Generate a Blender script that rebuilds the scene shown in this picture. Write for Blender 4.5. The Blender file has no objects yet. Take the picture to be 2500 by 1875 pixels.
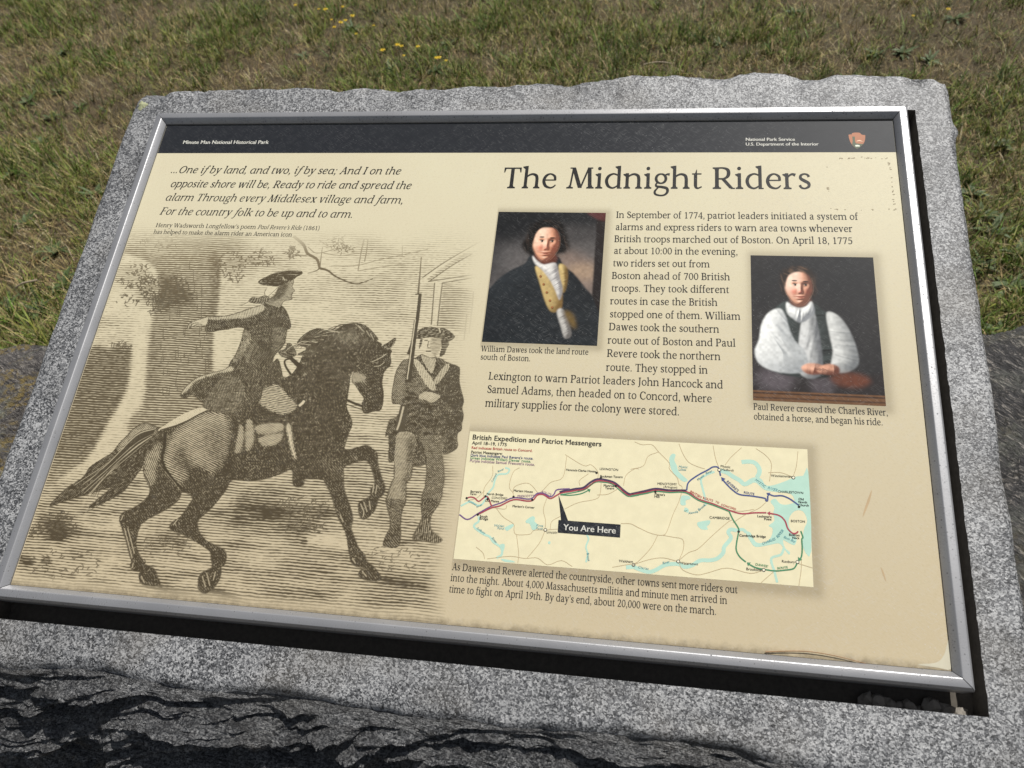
import bpy, math, random
import numpy as np
from mathutils import Matrix, Vector

random.seed(7)
rng = np.random.default_rng(11)
sc = bpy.context.scene
COL = sc.collection

# ------------------------------------------------------------------ camera, sky, sun, exposure
PW, PH = 0.900, 0.5966            # visible size of the sign panel in metres
TILT = math.radians(22)           # slope of the granite top
Z0 = 0.76                         # height of the panel's lower edge above the ground
ca, sa = math.cos(TILT), math.sin(TILT)
# panel frame -> world : x along the sign, y up the slope, n away from its face
M_PANEL = Matrix(((1, 0, 0, 0), (0, ca, -sa, 0), (0, sa, ca, Z0), (0, 0, 0, 1)))

FPX, CX, CY = 1952.4857550808379, 1250.0, 937.5
SRC = [(0, 1), (1, 1), (1, 0), (0, 0)]
DST = [(407, 305), (2180, 292), (2324, 1640), (25, 1428)]
A_ = []
for (x, y), (u, v) in zip(SRC, DST):
    A_.append([x, y, 1, 0, 0, 0, -u * x, -u * y, -u])
    A_.append([0, 0, 0, x, y, 1, -v * x, -v * y, -v])
HM = np.linalg.svd(np.array(A_, float))[2][-1].reshape(3, 3)
Hs = np.linalg.inv(np.array([[FPX, 0, CX], [0, FPX, CY], [0, 0, 1]])) @ HM @ np.diag([1 / PW, 1 / PH, 1])
Hs /= np.linalg.norm(Hs[:, 0])
if Hs[2, 2] < 0:
    Hs = -Hs
r1 = Hs[:, 0]
r2 = Hs[:, 1] / np.linalg.norm(Hs[:, 1])
U_, _, V_ = np.linalg.svd(np.stack([r1, r2, np.cross(r1, r2)], 1))
RC = U_ @ V_
TC = Hs[:, 2]
CAMP = -RC.T @ TC                  # camera position in the panel frame
HI = np.linalg.inv(HM)


def pp(u, v):
    """a point measured on the photograph -> metres on the panel's face"""
    q = HI @ np.array([u, v, 1.0])
    return (q[0] / q[2] * PW, q[1] / q[2] * PH)


MCAM = Matrix(((RC[0][0], -RC[1][0], -RC[2][0], CAMP[0]),
               (RC[0][1], -RC[1][1], -RC[2][1], CAMP[1]),
               (RC[0][2], -RC[1][2], -RC[2][2], CAMP[2]), (0, 0, 0, 1)))
cam = bpy.data.cameras.new('camera')
cam_ob = bpy.data.objects.new('camera', cam)
COL.objects.link(cam_ob)
cam_ob.matrix_world = M_PANEL @ MCAM
cam.sensor_width = 36.0
cam.lens = 36.0 * FPX / 2500.0
cam.clip_start = 0.02
cam.clip_end = 500
cam.dof.use_dof = True
cam.dof.focus_distance = 0.88
cam.dof.aperture_fstop = 12.0
sc.camera = cam_ob

SUN_P = Vector((0.44, 0.98, 1.0)).normalized()      # towards the sun, in the panel frame
SUN = (M_PANEL.to_3x3() @ SUN_P).normalized()
world = bpy.data.worlds.new('World')
sc.world = world
world.use_nodes = True
wn = world.node_tree
sky = wn.nodes.new('ShaderNodeTexSky')
sky.sky_type = 'NISHITA'
sky.sun_disc = False
sky.sun_elevation = math.asin(SUN.z)
sky.sun_rotation = math.atan2(SUN.x, SUN.y)
bg = wn.nodes['Background']
hs = wn.nodes.new('ShaderNodeHueSaturation')
hs.inputs['Saturation'].default_value = 0.45
wn.links.new(sky.outputs[0], hs.inputs['Color'])
wn.links.new(hs.outputs[0], bg.inputs[0])
bg.inputs[1].default_value = 0.07
sun = bpy.data.lights.new('sun', 'SUN')
sun.energy = 4.6
sun.angle = math.radians(0.53)
sun.color = (1.0, 0.97, 0.925)
sun_ob = bpy.data.objects.new('sun', sun)
COL.objects.link(sun_ob)
sun_ob.rotation_euler = (-SUN).to_track_quat('-Z', 'Y').to_euler()
sun_ob.location = (0, 0, 6)
vs = sc.view_settings
vs.view_transform = 'Standard'
vs.look = 'None'
vs.exposure = 0.0
vs.gamma = 1.0

# ------------------------------------------------------------------ helpers


def lin(r, g, b):
    f = lambda c: (c / 255 / 12.92) if c / 255 <= 0.04045 else ((c / 255 + 0.055) / 1.055) ** 2.4
    return (f(r), f(g), f(b))


def mesh_np(name, verts, faces, mat=None, parent=None, smooth=False, matrix=None):
    """faces: list/array of quads or tris, or a list of both"""
    me = bpy.data.meshes.new(name)
    v = np.asarray(verts, np.float32).reshape(-1, 3)
    me.vertices.add(len(v))
    me.vertices.foreach_set('co', v.ravel())
    if isinstance(faces, np.ndarray):
        n, k = faces.shape
        li = faces.ravel().astype(np.int32)
        ls = np.arange(0, n * k, k, dtype=np.int32)
    else:
        li = np.array([i for f in faces for i in f], np.int32)
        lens = np.array([len(f) for f in faces], np.int32)
        ls = np.concatenate([[0], np.cumsum(lens)[:-1]]).astype(np.int32)
    me.loops.add(len(li))
    me.loops.foreach_set('vertex_index', li)
    me.polygons.add(len(ls))
    me.polygons.foreach_set('loop_start', ls)
    me.update(calc_edges=True)
    me.polygons.foreach_set('use_smooth', np.full(len(ls), bool(smooth)))
    me.validate()
    ob = bpy.data.objects.new(name, me)
    COL.objects.link(ob)
    if mat:
        me.materials.append(mat)
    if parent:
        ob.parent = parent
    if matrix is not None:
        ob.matrix_world = matrix
    return ob


def tag(o, label, cat, group=None, kind=None):
    if label:
        o['label'] = label
    if cat:
        o['category'] = cat
    if group:
        o['group'] = group
    if kind:
        o['kind'] = kind
    return o


def empty(name, matrix):
    o = bpy.data.objects.new(name, None)
    o.empty_display_size = 0.1
    COL.objects.link(o)
    o.matrix_world = matrix
    return o


def sm(a, b, x):
    t = np.clip((x - a) / (b - a), 0, 1)
    return t * t * (3 - 2 * t)


def vnoise(shape, cells, seed):
    """smooth value noise on an array"""
    r = np.random.default_rng(seed)
    g = r.random((cells[0] + 2, cells[1] + 2))
    yy = np.linspace(0, cells[0], shape[0], endpoint=False)
    xx = np.linspace(0, cells[1], shape[1], endpoint=False)
    iy, ix = yy.astype(int), xx.astype(int)
    fy, fx = yy - iy, xx - ix
    fy, fx = (fy * fy * (3 - 2 * fy))[:, None], (fx * fx * (3 - 2 * fx))[None]
    a = g[iy][:, ix] * (1 - fx) + g[iy][:, ix + 1] * fx
    b = g[iy + 1][:, ix] * (1 - fx) + g[iy + 1][:, ix + 1] * fx
    return a * (1 - fy) + b * fy


_tab = np.random.default_rng(5).random(65536)


def h3(ix, iy, iz):
    return _tab[(ix * 73856093 ^ iy * 19349663 ^ iz * 83492791) & 65535]


def n3(x, y, z):
    x, y, z = np.broadcast_arrays(x, y, z)
    ix, iy, iz = np.floor(x).astype(np.int64), np.floor(y).astype(np.int64), np.floor(z).astype(np.int64)
    fx, fy, fz = x - ix, y - iy, z - iz
    fx, fy, fz = [t * t * (3 - 2 * t) for t in (fx, fy, fz)]
    r = 0
    for dx in (0, 1):
        for dy in (0, 1):
            for dz in (0, 1):
                w = (fx if dx else 1 - fx) * (fy if dy else 1 - fy) * (fz if dz else 1 - fz)
                r = r + w * h3(ix + dx, iy + dy, iz + dz)
    return r * 2 - 1


def fbm(x, y, z, oct=4):
    r, a, s = 0, 0.5, 0
    for k in range(oct):
        r = r + a * n3(x * 2 ** k + 17.3 * k, y * 2 ** k, z * 2 ** k)
        s += a
        a *= 0.5
    return r / s


# ---- node material helper
class NM:
    def __init__(self, name):
        self.m = bpy.data.materials.new(name)
        self.m.use_nodes = True
        self.t = self.m.node_tree
        self.b = self.t.nodes['Principled BSDF']

    def n(self, typ, **kw):
        nd = self.t.nodes.new('ShaderNode' + typ)
        for k, v in kw.items():
            setattr(nd, k, v)
        return nd

    def l(self, a, b):
        self.t.links.new(a, b)

    def set(self, **kw):
        for k, v in kw.items():
            k = k.replace('_', ' ')
            s = self.b.inputs[k]
            s.default_value = (*v, 1) if isinstance(v, tuple) and len(v) == 3 else v

    def val(self, s, v):
        if hasattr(v, 'is_output') or isinstance(v, bpy.types.NodeSocket):
            self.l(v, s)
        elif isinstance(v, tuple):
            s.default_value = (*v, 1) if len(v) == 3 and s.type == 'RGBA' else v
        else:
            s.default_value = v

    def coord(self, scale=(1, 1, 1), rotz=0.0, kind='Object', loc=(0, 0, 0)):
        tc = self.n('TexCoord')
        mp = self.n('Mapping')
        mp.inputs['Scale'].default_value = scale
        mp.inputs['Location'].default_value = loc
        if rotz:
            r = self.n('Mapping')
            r.inputs['Rotation'].default_value = (0, 0, rotz)
            self.l(tc.outputs[kind], r.inputs[0])
            self.l(r.outputs[0], mp.inputs[0])
        else:
            self.l(tc.outputs[kind], mp.inputs[0])
        return mp.outputs[0]

    def noise(self, vec, scale, detail=3, rough=0.55, dist=0.0):
        nd = self.n('TexNoise')
        self.l(vec, nd.inputs['Vector'])
        nd.inputs['Scale'].default_value = scale
        nd.inputs['Detail'].default_value = detail
        nd.inputs['Roughness'].default_value = rough
        nd.inputs['Distortion'].default_value = dist
        return nd.outputs[0]

    def voro(self, vec, scale, feature='F1', rand=1.0):
        nd = self.n('TexVoronoi', feature=feature)
        self.l(vec, nd.inputs['Vector'])
        nd.inputs['Scale'].default_value = scale
        nd.inputs['Randomness'].default_value = rand
        return nd

    def ramp(self, fac, *stops, interp='LINEAR'):
        nd = self.n('ValToRGB')
        cr = nd.color_ramp
        cr.interpolation = interp
        while len(cr.elements) < len(stops):
            cr.elements.new(0.5)
        for e, (p, c) in zip(cr.elements, stops):
            e.position = p
            e.color = (c, c, c, 1) if not isinstance(c, tuple) else (*c, 1)
        self.val(nd.inputs[0], fac)
        return nd.outputs[0]

    def math(self, op, a, b=0.5, c=None, clamp=False):
        nd = self.n('Math', operation=op, use_clamp=clamp)
        self.val(nd.inputs[0], a)
        self.val(nd.inputs[1], b)
        if c is not None:
            self.val(nd.inputs[2], c)
        return nd.outputs[0]

    def mix(self, f, a, b, mode='MIX'):
        nd = self.n('Mix', data_type='RGBA', blend_type=mode)
        self.val(nd.inputs[0], f)
        self.val(nd.inputs[6], a)
        self.val(nd.inputs[7], b)
        return nd.outputs[2]

    def bump(self, h, strength=0.3, dist=0.001, normal=None):
        nd = self.n('Bump')
        nd.inputs['Strength'].default_value = strength
        nd.inputs['Distance'].default_value = dist
        self.l(h, nd.inputs['Height'])
        if normal:
            self.l(normal, nd.inputs['Normal'])
        self.l(nd.outputs[0], self.b.inputs['Normal'])
        return nd.outputs[0]

    def attr(self, name):
        nd = self.n('Attribute')
        nd.attribute_name = name
        return nd


# ------------------------------------------------------------------ materials
def granite(name, bright=0.42, scale=1.7, rock=False):
    k = NM(name)
    v = k.coord()
    wv = k.n('VectorMath', operation='ADD')
    wn_ = k.n('TexNoise')
    k.l(v, wn_.inputs['Vector'])
    wn_.inputs['Scale'].default_value = 300
    ws = k.n('VectorMath', operation='SCALE')
    k.l(wn_.outputs[1], ws.inputs[0])
    ws.inputs['Scale'].default_value = 0.0035
    k.l(v, wv.inputs[0])
    k.l(ws.outputs[0], wv.inputs[1])
    c1 = k.voro(wv.outputs[0], 400 * scale)
    c2 = k.voro(wv.outputs[0], 140 * scale)
    sep = k.n('SeparateColor')
    k.l(c1.outputs['Color'], sep.inputs[0])
    sep2 = k.n('SeparateColor')
    k.l(c2.outputs['Color'], sep2.inputs[0])
    grain = sep.outputs[0]
    big = k.noise(v, 16, 5, 0.62)
    mid = k.noise(v, 70, 4, 0.6)
    fine = k.noise(v, 1100, 2, 0.6)
    g2 = k.math('ADD', k.math('ADD', k.math('MULTIPLY', grain, 0.58), k.math('MULTIPLY', sep2.outputs[0], 0.16)), k.math('MULTIPLY', fine, 0.30))
    g3 = k.math('ADD', g2, k.math('ADD', k.math('MULTIPLY', k.math('SUBTRACT', big, 0.5), 0.50), k.math('MULTIPLY', k.math('SUBTRACT', mid, 0.5), 0.22)))
    b = bright
    col = k.ramp(g3, (0.25, (0.028 * b, 0.030 * b, 0.034 * b)), (0.38, (0.19 * b, 0.195 * b, 0.205 * b)),
                 (0.54, (0.42 * b, 0.425 * b, 0.435 * b)), (0.71, (1.0 * b, 1.0 * b, 0.99 * b)))
    # mica patches
    mv = k.voro(v, 150 * scale)
    mica = k.math('MULTIPLY', k.ramp(mv.outputs['Distance'], (0.12, 1.0), (0.34, 0.0)),
                  k.ramp(k.noise(v, 42, 4), (0.54, 0.0), (0.62, 1.0)))
    col = k.mix(k.math('MULTIPLY', mica, 0.8), col, (0.03, 0.032, 0.036))
    stain = k.ramp(k.noise(k.coord(loc=(3, 1, 0)), 5.5, 6, 0.68), (0.38, 0.70), (0.58, 1.0))
    col = k.mix(1.0, col, stain, 'MULTIPLY')
    # rusty / weathered warmth in patches
    warm = k.ramp(k.noise(v, 9, 4), (0.52, 0.0), (0.72, 1.0))
    col = k.mix(k.math('MULTIPLY', warm, 0.30), col, (0.30 * b, 0.25 * b, 0.17 * b))
    if rock:
        st = k.noise(k.coord(scale=(9, 40, 46), rotz=0.12), 3.0, 6, 0.68, 0.9)
        col = k.mix(k.ramp(st, (0.42, 0.0), (0.66, 0.7)), col, (0.06, 0.057, 0.056), 'MIX')
    k.l(col, k.b.inputs['Base Color'])
    k.set(Roughness=0.50)
    k.b.inputs['Specular IOR Level'].default_value = 1.0
    h = k.math('ADD', k.math('MULTIPLY', grain, 0.5), k.math('MULTIPLY', k.noise(v, 260, 4, 0.7), 1.4))
    if rock:
        h = k.math('ADD', k.math('MULTIPLY', h, 0.25), k.math('MULTIPLY', k.math('ADD', st, k.noise(k.coord(scale=(30, 90, 110), rotz=0.12), 3.0, 4, 0.7, 0.5)), 2.4))
    k.bump(h, 0.75 if not rock else 1.0, 0.0012 if not rock else 0.010)
    return k.m


M_GRANITE = granite('granite')
M_ROUGH = granite('split_granite', 0.46, 1.5, True)
k = NM('shade_painted_granite')  # pocket floor and walls: deep shade of the recess put into the stone colour
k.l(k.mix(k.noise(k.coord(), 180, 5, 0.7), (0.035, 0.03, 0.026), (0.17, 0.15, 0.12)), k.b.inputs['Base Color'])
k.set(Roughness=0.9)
M_POCKET_SHADE = k.m


def scratch_nodes(k):
    """fine scuffs in the clear coat of the panel, in the panel's own plane"""
    out = None
    for ang, sx, sy, th, seed in ((0.62, 60, 1500, 0.70, 0.0), (-0.5, 52, 1500, 0.80, 3.3), (0.85, 90, 1400, 0.80, 7.7),
                                  (0.48, 130, 1300, 0.70, 13.1), (-1.0, 95, 1600, 0.86, 23.1)):
        v = k.coord(scale=(sx, sy, 1), rotz=ang, loc=(seed, seed * 2, 0))
        vo = k.n('TexVoronoi', voronoi_dimensions='2D')
        k.l(v, vo.inputs['Vector'])
        vo.inputs['Scale'].default_value = 1.0
        sep = k.n('SeparateColor')
        k.l(vo.outputs['Color'], sep.inputs[0])
        on = k.ramp(sep.outputs[0], (th - 0.02, 0.0), (th, 1.0))
        ln = k.ramp(vo.outputs['Distance'], (0.10, 1.0), (0.34, 0.0))
        s = k.math('MULTIPLY', k.math('MULTIPLY', on, ln), k.math('POWER', sep.outputs[1], 1.6))
        out = s if out is None else k.math('MAXIMUM', out, s)
    v = k.coord()
    sp = k.n('TexVoronoi', voronoi_dimensions='2D')
    k.l(v, sp.inputs['Vector'])
    sp.inputs['Scale'].default_value = 260
    sep = k.n('SeparateColor')
    k.l(sp.outputs['Color'], sep.inputs[0])
    dot = k.math('MULTIPLY', k.ramp(sp.outputs['Distance'], (0.08, 1.0), (0.18, 0.0)),
                 k.ramp(sep.outputs[0], (0.93, 0.0), (0.95, 1.0)))
    out = k.math('MAXIMUM', out, k.math('MULTIPLY', dot, 1.2))
    sx_ = k.n('SeparateXYZ')
    k.l(v, sx_.inputs[0])
    side = k.ramp(sx_.outputs[0], (0.35, 0.45), (0.75, 1.0))
    area = k.ramp(k.noise(v, 9, 3), (0.34, 0.35), (0.62, 1.0))
    return k.math('MULTIPLY', k.math('MULTIPLY', out, area), side)


def paper_color(k):
    v = k.coord()
    big = k.noise(v, 6, 4, 0.6)
    c = k.mix(k.ramp(big, (0.35, 0.0), (0.7, 1.0)), PAPER_A, PAPER_B)
    # sun-gloss gradient painted in: greyer, browner toward the foot of the sheet
    sep = k.n('SeparateXYZ')
    k.l(v, sep.inputs[0])
    low = k.ramp(k.math('ADD', k.math('DIVIDE', sep.outputs[1], PH), k.math('MULTIPLY', k.math('SUBTRACT', big, 0.5), 0.35)),
                 (0.05, 1.0), (0.80, 0.0))
    c = k.mix(k.math('MULTIPLY', low, 0.75), c, PAPER_C)
    fib = k.noise(k.coord(scale=(60, 320, 1), rotz=0.55), 5, 3, 0.7)
    c = k.mix(k.ramp(fib, (0.52, 0.0), (0.76, 0.42)), c, PAPER_D)
    # grime that collects along the bottom and side rails
    gr = k.noise(v, 120, 5, 0.7)
    e = k.math('ADD', sep.outputs[1], k.math('MULTIPLY', k.math('SUBTRACT', gr, 0.5), 0.014))
    c = k.mix(k.ramp(e, (0.0010, 0.62), (0.0055, 0.0)), c, (0.12, 0.095, 0.06))
    return c


PAPER_A = lin(212, 204, 174)
PAPER_B = lin(208, 198, 169)
PAPER_C = lin(187, 170, 139)
PAPER_D = lin(160, 144, 106)


def print_mat(name, color=None, attr=None, ink=None, scratch=0.55, rough=0.46, ink2=None):
    k = NM(name)
    s = scratch_nodes(k)
    if attr == 'ink':
        a = k.attr('ink')
        dk = k.mix(k.attr('lift').outputs['Fac'], ink, ink2) if ink2 else ink
        c = k.mix(a.outputs['Fac'], paper_color(k), dk)
    elif attr == 'Col':
        c = k.attr('Col').outputs['Color']
    else:
        c = color
        if isinstance(c, tuple):
            nz = k.noise(k.coord(), 90, 3)
            c = k.mix(k.ramp(nz, (0.4, 0.0), (0.7, 0.25)), c, tuple(min(1, x * 1.25 + 0.01) for x in c))
    c = k.mix(k.math('MULTIPLY', s, scratch * 0.6, clamp=True), c, (0.60, 0.60, 0.58))
    k.l(c, k.b.inputs['Base Color'])
    k.l(k.math('ADD', k.math('MULTIPLY', s, 0.25), rough), k.b.inputs['Roughness'])
    k.b.inputs['Specular IOR Level'].default_value = 0.10
    k.bump(s, 0.10, 0.0002)
    return k.m


M_PAPER = print_mat('aged_paper_print', attr='ink', ink=lin(120, 108, 84), scratch=0.6)
M_ENGRAVE = print_mat('sepia_ink_print', attr='ink', ink=lin(54, 46, 33), ink2=lin(104, 90, 66), scratch=0.3)
M_PHOTO = print_mat('picture_print', attr='Col', scratch=0.32)
M_BAND = print_mat('charcoal_print', color=lin(40, 42, 46), scratch=0.38)
M_TEXT = print_mat('dark_ink', color=lin(40, 39, 38), scratch=0.35)
M_WHITE = print_mat('white_ink', color=lin(205, 203, 192), scratch=0.1)


def flat_ink(name, r, g, b):
    return print_mat(name, color=lin(r, g, b), scratch=0.25)


k = NM('weathered_aluminium')
v = k.coord()
n1 = k.noise(v, 14, 3)
pit = k.voro(v, 330)
sepc = k.n('SeparateColor')
k.l(pit.outputs['Color'], sepc.inputs[0])
pits = k.math('MULTIPLY', k.ramp(pit.outputs['Distance'], (0.10, 1.0), (0.34, 0.0)),
              k.ramp(k.math('ADD', sepc.outputs[0], k.math('MULTIPLY', k.math('SUBTRACT', k.noise(v, 60, 4, 0.7), 0.5), 1.6)), (0.62, 0.0), (0.80, 1.0)))
sp2 = k.ramp(k.noise(v, 700, 3, 0.75), (0.52, 0.0), (0.68, 0.9))
dirt = k.math('MAXIMUM', pits, k.math('MULTIPLY', sp2, k.ramp(k.noise(v, 30, 4, 0.7), (0.40, 0.15), (0.65, 0.9))))
cc = k.mix(n1, (0.29, 0.29, 0.297), (0.45, 0.45, 0.455))
k.l(k.mix(k.math('MULTIPLY', dirt, 0.8), cc, (0.06, 0.06, 0.065)), k.b.inputs['Base Color'])
k.l(k.math('SUBTRACT', 0.58, k.math('MULTIPLY', dirt, 0.5)), k.b.inputs['Metallic'])
k.l(k.math('ADD', 0.40, k.math('MULTIPLY', dirt, 0.35)), k.b.inputs['Roughness'])
k.bump(k.noise(v, 600, 3), 0.12, 0.0004)
M_ALU = k.m

k = NM('black_anodised_tray')
k.set(Base_Color=(0.02, 0.02, 0.02), Roughness=0.6)
k.l(k.mix(k.noise(k.coord(), 150, 4), (0.012, 0.012, 0.012), (0.04, 0.037, 0.033)), k.b.inputs['Base Color'])
M_TRAY = k.m

# ------------------------------------------------------------------ large structure: ground, boulders, granite slab
CAMW = cam_ob.matrix_world.translation.copy()
RWC = M_PANEL.to_3x3() @ Matrix(RC.T.tolist())


def on_ground(u, v, z=0.0):
    d = RWC @ Vector(((u - CX) / FPX, (v - CY) / FPX, 1.0))
    s = (z - CAMW.z) / d.z
    return CAMW + d * s


k = NM('lawn_soil')
v = k.coord()
a = k.noise(v, 3.0, 5, 0.62)
b_ = k.noise(v, 60, 5, 0.7)
c = k.mix(b_, (0.05, 0.035, 0.02), (0.19, 0.135, 0.072))
far = k.mix(k.noise(v, 45, 4, 0.7), (0.03, 0.034, 0.012), (0.14, 0.11, 0.055))
c = k.mix(k.ramp(a, (0.4, 0.1), (0.65, 0.9)), c, far)
k.l(c, k.b.inputs['Base Color'])
k.set(Roughness=0.95)
k.bump(k.noise(v, 90, 6, 0.7), 1.0, 0.02)
gx = np.concatenate([np.linspace(-120, -6, 20), np.linspace(-5.8, 5.8, 150), np.linspace(6, 120, 20)])
gy = np.concatenate([np.linspace(-60, -2, 12), np.linspace(-1.9, 8, 130), np.linspace(8.5, 160, 22)])
GX, GY = np.meshgrid(gx, gy)
near = np.exp(-(np.hypot(GX, GY - 2) / 9) ** 2)


def ground_z(x, y):
    return 0.03 * fbm(np.asarray(x) * 0.7, np.asarray(y) * 0.7, 0.3, 3) * np.exp(-(np.hypot(x, np.asarray(y) - 2) / 9) ** 2)


GZ = ground_z(GX, GY) + 0.012 * fbm(GX * 4, GY * 4, 1.7, 3) * near


def grid_faces(h, w):
    i = np.arange(h * w).reshape(h, w)
    return np.stack([i[:-1, :-1], i[:-1, 1:], i[1:, 1:], i[1:, :-1]], -1).reshape(-1, 4)


g = mesh_np('ground', np.stack([GX, GY, GZ], -1), grid_faces(*GX.shape), k.m, smooth=True)
tag(g, 'dry sun-browned lawn ground behind the granite slab', None, kind='structure')


# boulders the slab rests on
def boulder_mat(name, base, dark, lich, ystain, seed):
    k = NM(name)
    v = k.coord(loc=(seed, seed, 0))
    st = k.noise(k.coord(scale=(10, 34, 60), rotz=0.55, loc=(seed, 0, 0)), 3.0, 6, 0.7, 0.8)
    st2 = k.noise(k.coord(scale=(14, 75, 90), rotz=0.55, loc=(seed, 3, 0)), 3.0, 5, 0.75, 0.4)
    c = k.mix(k.ramp(st, (0.30, 0.0), (0.66, 1.0)), dark, base)
    c = k.mix(k.ramp(st2, (0.54, 0.0), (0.64, 0.9)), c, (0.56, 0.51, 0.45))
    c = k.mix(k.ramp(st2, (0.38, 0.9), (0.48, 0.0)), c, (0.022, 0.02, 0.02))
    lm = k.math('MULTIPLY', k.ramp(k.noise(v, 7.5, 5, 0.66), (0.48, 0.0), (0.55, 1.0)), k.ramp(k.noise(v, 130, 4, 0.7), (0.42, 0.2), (0.6, 1.0)))
    c = k.mix(k.math('MULTIPLY', lm, lich), c, (0.40, 0.42, 0.33))
    ym = k.math('MULTIPLY', k.ramp(k.noise(k.coord(loc=(seed + 4, 2, 0)), 9, 4, 0.6), (0.50, 0.0), (0.58, 1.0)), k.ramp(k.noise(v, 120, 3), (0.45, 0.0), (0.6, 1.0)))
    c = k.mix(k.math('MULTIPLY', ym, ystain), c, (0.40, 0.29, 0.09))
    k.l(c, k.b.inputs['Base Color'])
    k.set(Roughness=0.7)
    k.bump(k.math('ADD', st, k.math('MULTIPLY', st2, 1.1)), 1.0, 0.022)
    return k.m


def boulder(name, center, half, seed, mat, label, rot=0.0, pw=0.55):
    nu, nv = 360, 200
    u = np.linspace(0, 2 * np.pi, nu, endpoint=False)
    t = np.linspace(-np.pi / 2, np.pi / 2, nv)
    U, T = np.meshgrid(u, t)
    sp = lambda a, p: np.sign(a) * np.abs(a) ** p
    X = sp(np.cos(T), pw) * sp(np.cos(U), pw)
    Y = sp(np.cos(T), pw) * sp(np.sin(U), pw)
    Z = sp(np.sin(T), pw)
    r = 1 + 0.10 * fbm(X * 1.3 + seed, Y * 1.3, Z * 1.3, 4)
    X, Y, Z = X * r * half[0], Y * r * half[1], Z * r * half[2]
    d = 0.030 * fbm(X * 8 + seed, Y * 8, Z * 22, 5)
    d2 = 0.016 * fbm((X * 0.85 + Y * 0.52) * 22 + seed, (Y * 0.85 - X * 0.52) * 90, Z * 60, 3)
    L = np.sqrt((X / half[0]) ** 2 + (Y / half[1]) ** 2 + (Z / half[2]) ** 2) + 1e-6
    f = 1 + (d + d2) / (min(half) * L)
    X, Y, Z = X * f, Y * f, Z * f
    i = np.arange(nu * nv).reshape(nv, nu)
    j = np.roll(i, -1, 1)
    F = np.stack([i[:-1], j[:-1], j[1:], i[1:]], -1).reshape(-1, 4)
    ob = mesh_np(name, np.stack([X, Y, Z], -1), F, mat, smooth=True)
    ob.matrix_world = Matrix.Translation(center) @ Matrix.Rotation(rot, 4, 'Z')
    tag(ob, label, 'boulder')
    return ob


boulder('boulder', (-0.46, 0.26, 0.22), (0.60, 0.34, 0.38), 3.1,
        boulder_mat('gneiss_pale', (0.26, 0.235, 0.215), (0.075, 0.068, 0.066), 0.85, 0.85, 1.3),
        'brownish grey boulder with pale and yellow lichen under the left side of the slab', 0.05, 0.5)
boulder('boulder', (1.39, 0.18, 0.26), (0.50, 0.52, 0.38), 8.4,
        boulder_mat('gneiss_dark', (0.11, 0.105, 0.104), (0.032, 0.030, 0.031), 0.25, 0.1, 6.1),
        'dark streaked grey boulder under the right side of the slab', -0.35, 0.5)

# the granite slab, worked in the panel frame so its sawn top is a plane
SN = -0.004
PKX0, PKX1, PKY0, PKY1, PKD = -0.0172, 0.9262, -0.0325, 0.6135, 0.030
XL, XR, YB, YT = -0.0632, 0.9668, -0.079, 0.664
TOPX = [-0.0632, -0.0593, -0.0574, -0.052, -0.0165, 0.046, 0.0929, 0.1509, 0.1731, 0.1968, 0.2255, 0.2609, 0.2917, 0.3464, 0.4261, 0.4733, 0.4939, 0.5251, 0.5806,
        0.603, 0.6257, 0.6456, 0.6555, 0.6802, 0.7143, 0.7506, 0.7911, 0.8238, 0.8381, 0.875, 0.9159, 0.9516, 0.9635, 0.9668]
TOPY = [0.645, 0.6534, 0.6591, 0.6612, 0.662, 0.6623, 0.6629, 0.6625, 0.6656, 0.661, 0.6584, 0.6626, 0.6606, 0.6596, 0.6636, 0.6647, 0.6663, 0.663, 0.6718,
        0.678, 0.6748, 0.6744, 0.6775, 0.675, 0.6729, 0.6786, 0.6751, 0.668, 0.6734, 0.6713, 0.6673, 0.664, 0.6582, 0.6488]
FRX = [-0.07, 0.0153, 0.0815, 0.1253, 0.1877, 0.2345, 0.2949, 0.356, 0.4348, 0.4728, 0.5469, 0.6539, 0.7227, 0.756, 0.86, 0.97]
FRY = [-0.080, -0.0768, -0.0733, -0.0723, -0.0787, -0.0804, -0.0745, -0.0779, -0.0819, -0.0816, -0.0808, -0.0765, -0.0791, -0.0876, -0.090, -0.088]
e_ = 0.0007
st_ = 0.0038
xs = np.unique(np.concatenate([np.arange(XL, XR, st_), [XR, PKX0 - e_, PKX0, PKX1, PKX1 + e_]]))
ys = np.unique(np.concatenate([np.arange(YB, YT, st_), [YT, PKY0 - e_, PKY0, PKY1, PKY1 + e_]]))
X, Y = np.meshgrid(xs, ys)
yt = np.interp(X, TOPX, TOPY) + 0.0030 * fbm(X * 75, 0.5, 2.2, 4)
yb = np.interp(X, FRX, FRY) + 0.004 * fbm(X * 35, 1.5, 7.2, 3)
xl = XL + 0.0022 * fbm(Y * 24, 4.5, 1.2, 3)
xr = XR + 0.0030 * fbm(Y * 22, 8.5, 1.2, 3) + 0.004 * np.exp(-((Y - 0.586) / 0.008) ** 2)
inp = (X >= PKX0) & (X <= PKX1) & (Y >= PKY0) & (Y <= PKY1)
X2 = X + (xl - XL) * (1 - sm(XL, XL + 0.02, X)) + (xr - XR) * sm(XR - 0.02, XR, X)
Y2 = Y + (yt - YT) * sm(0.632, YT, Y) + (yb - YB) * (1 - sm(YB, -0.045, Y))
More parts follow.
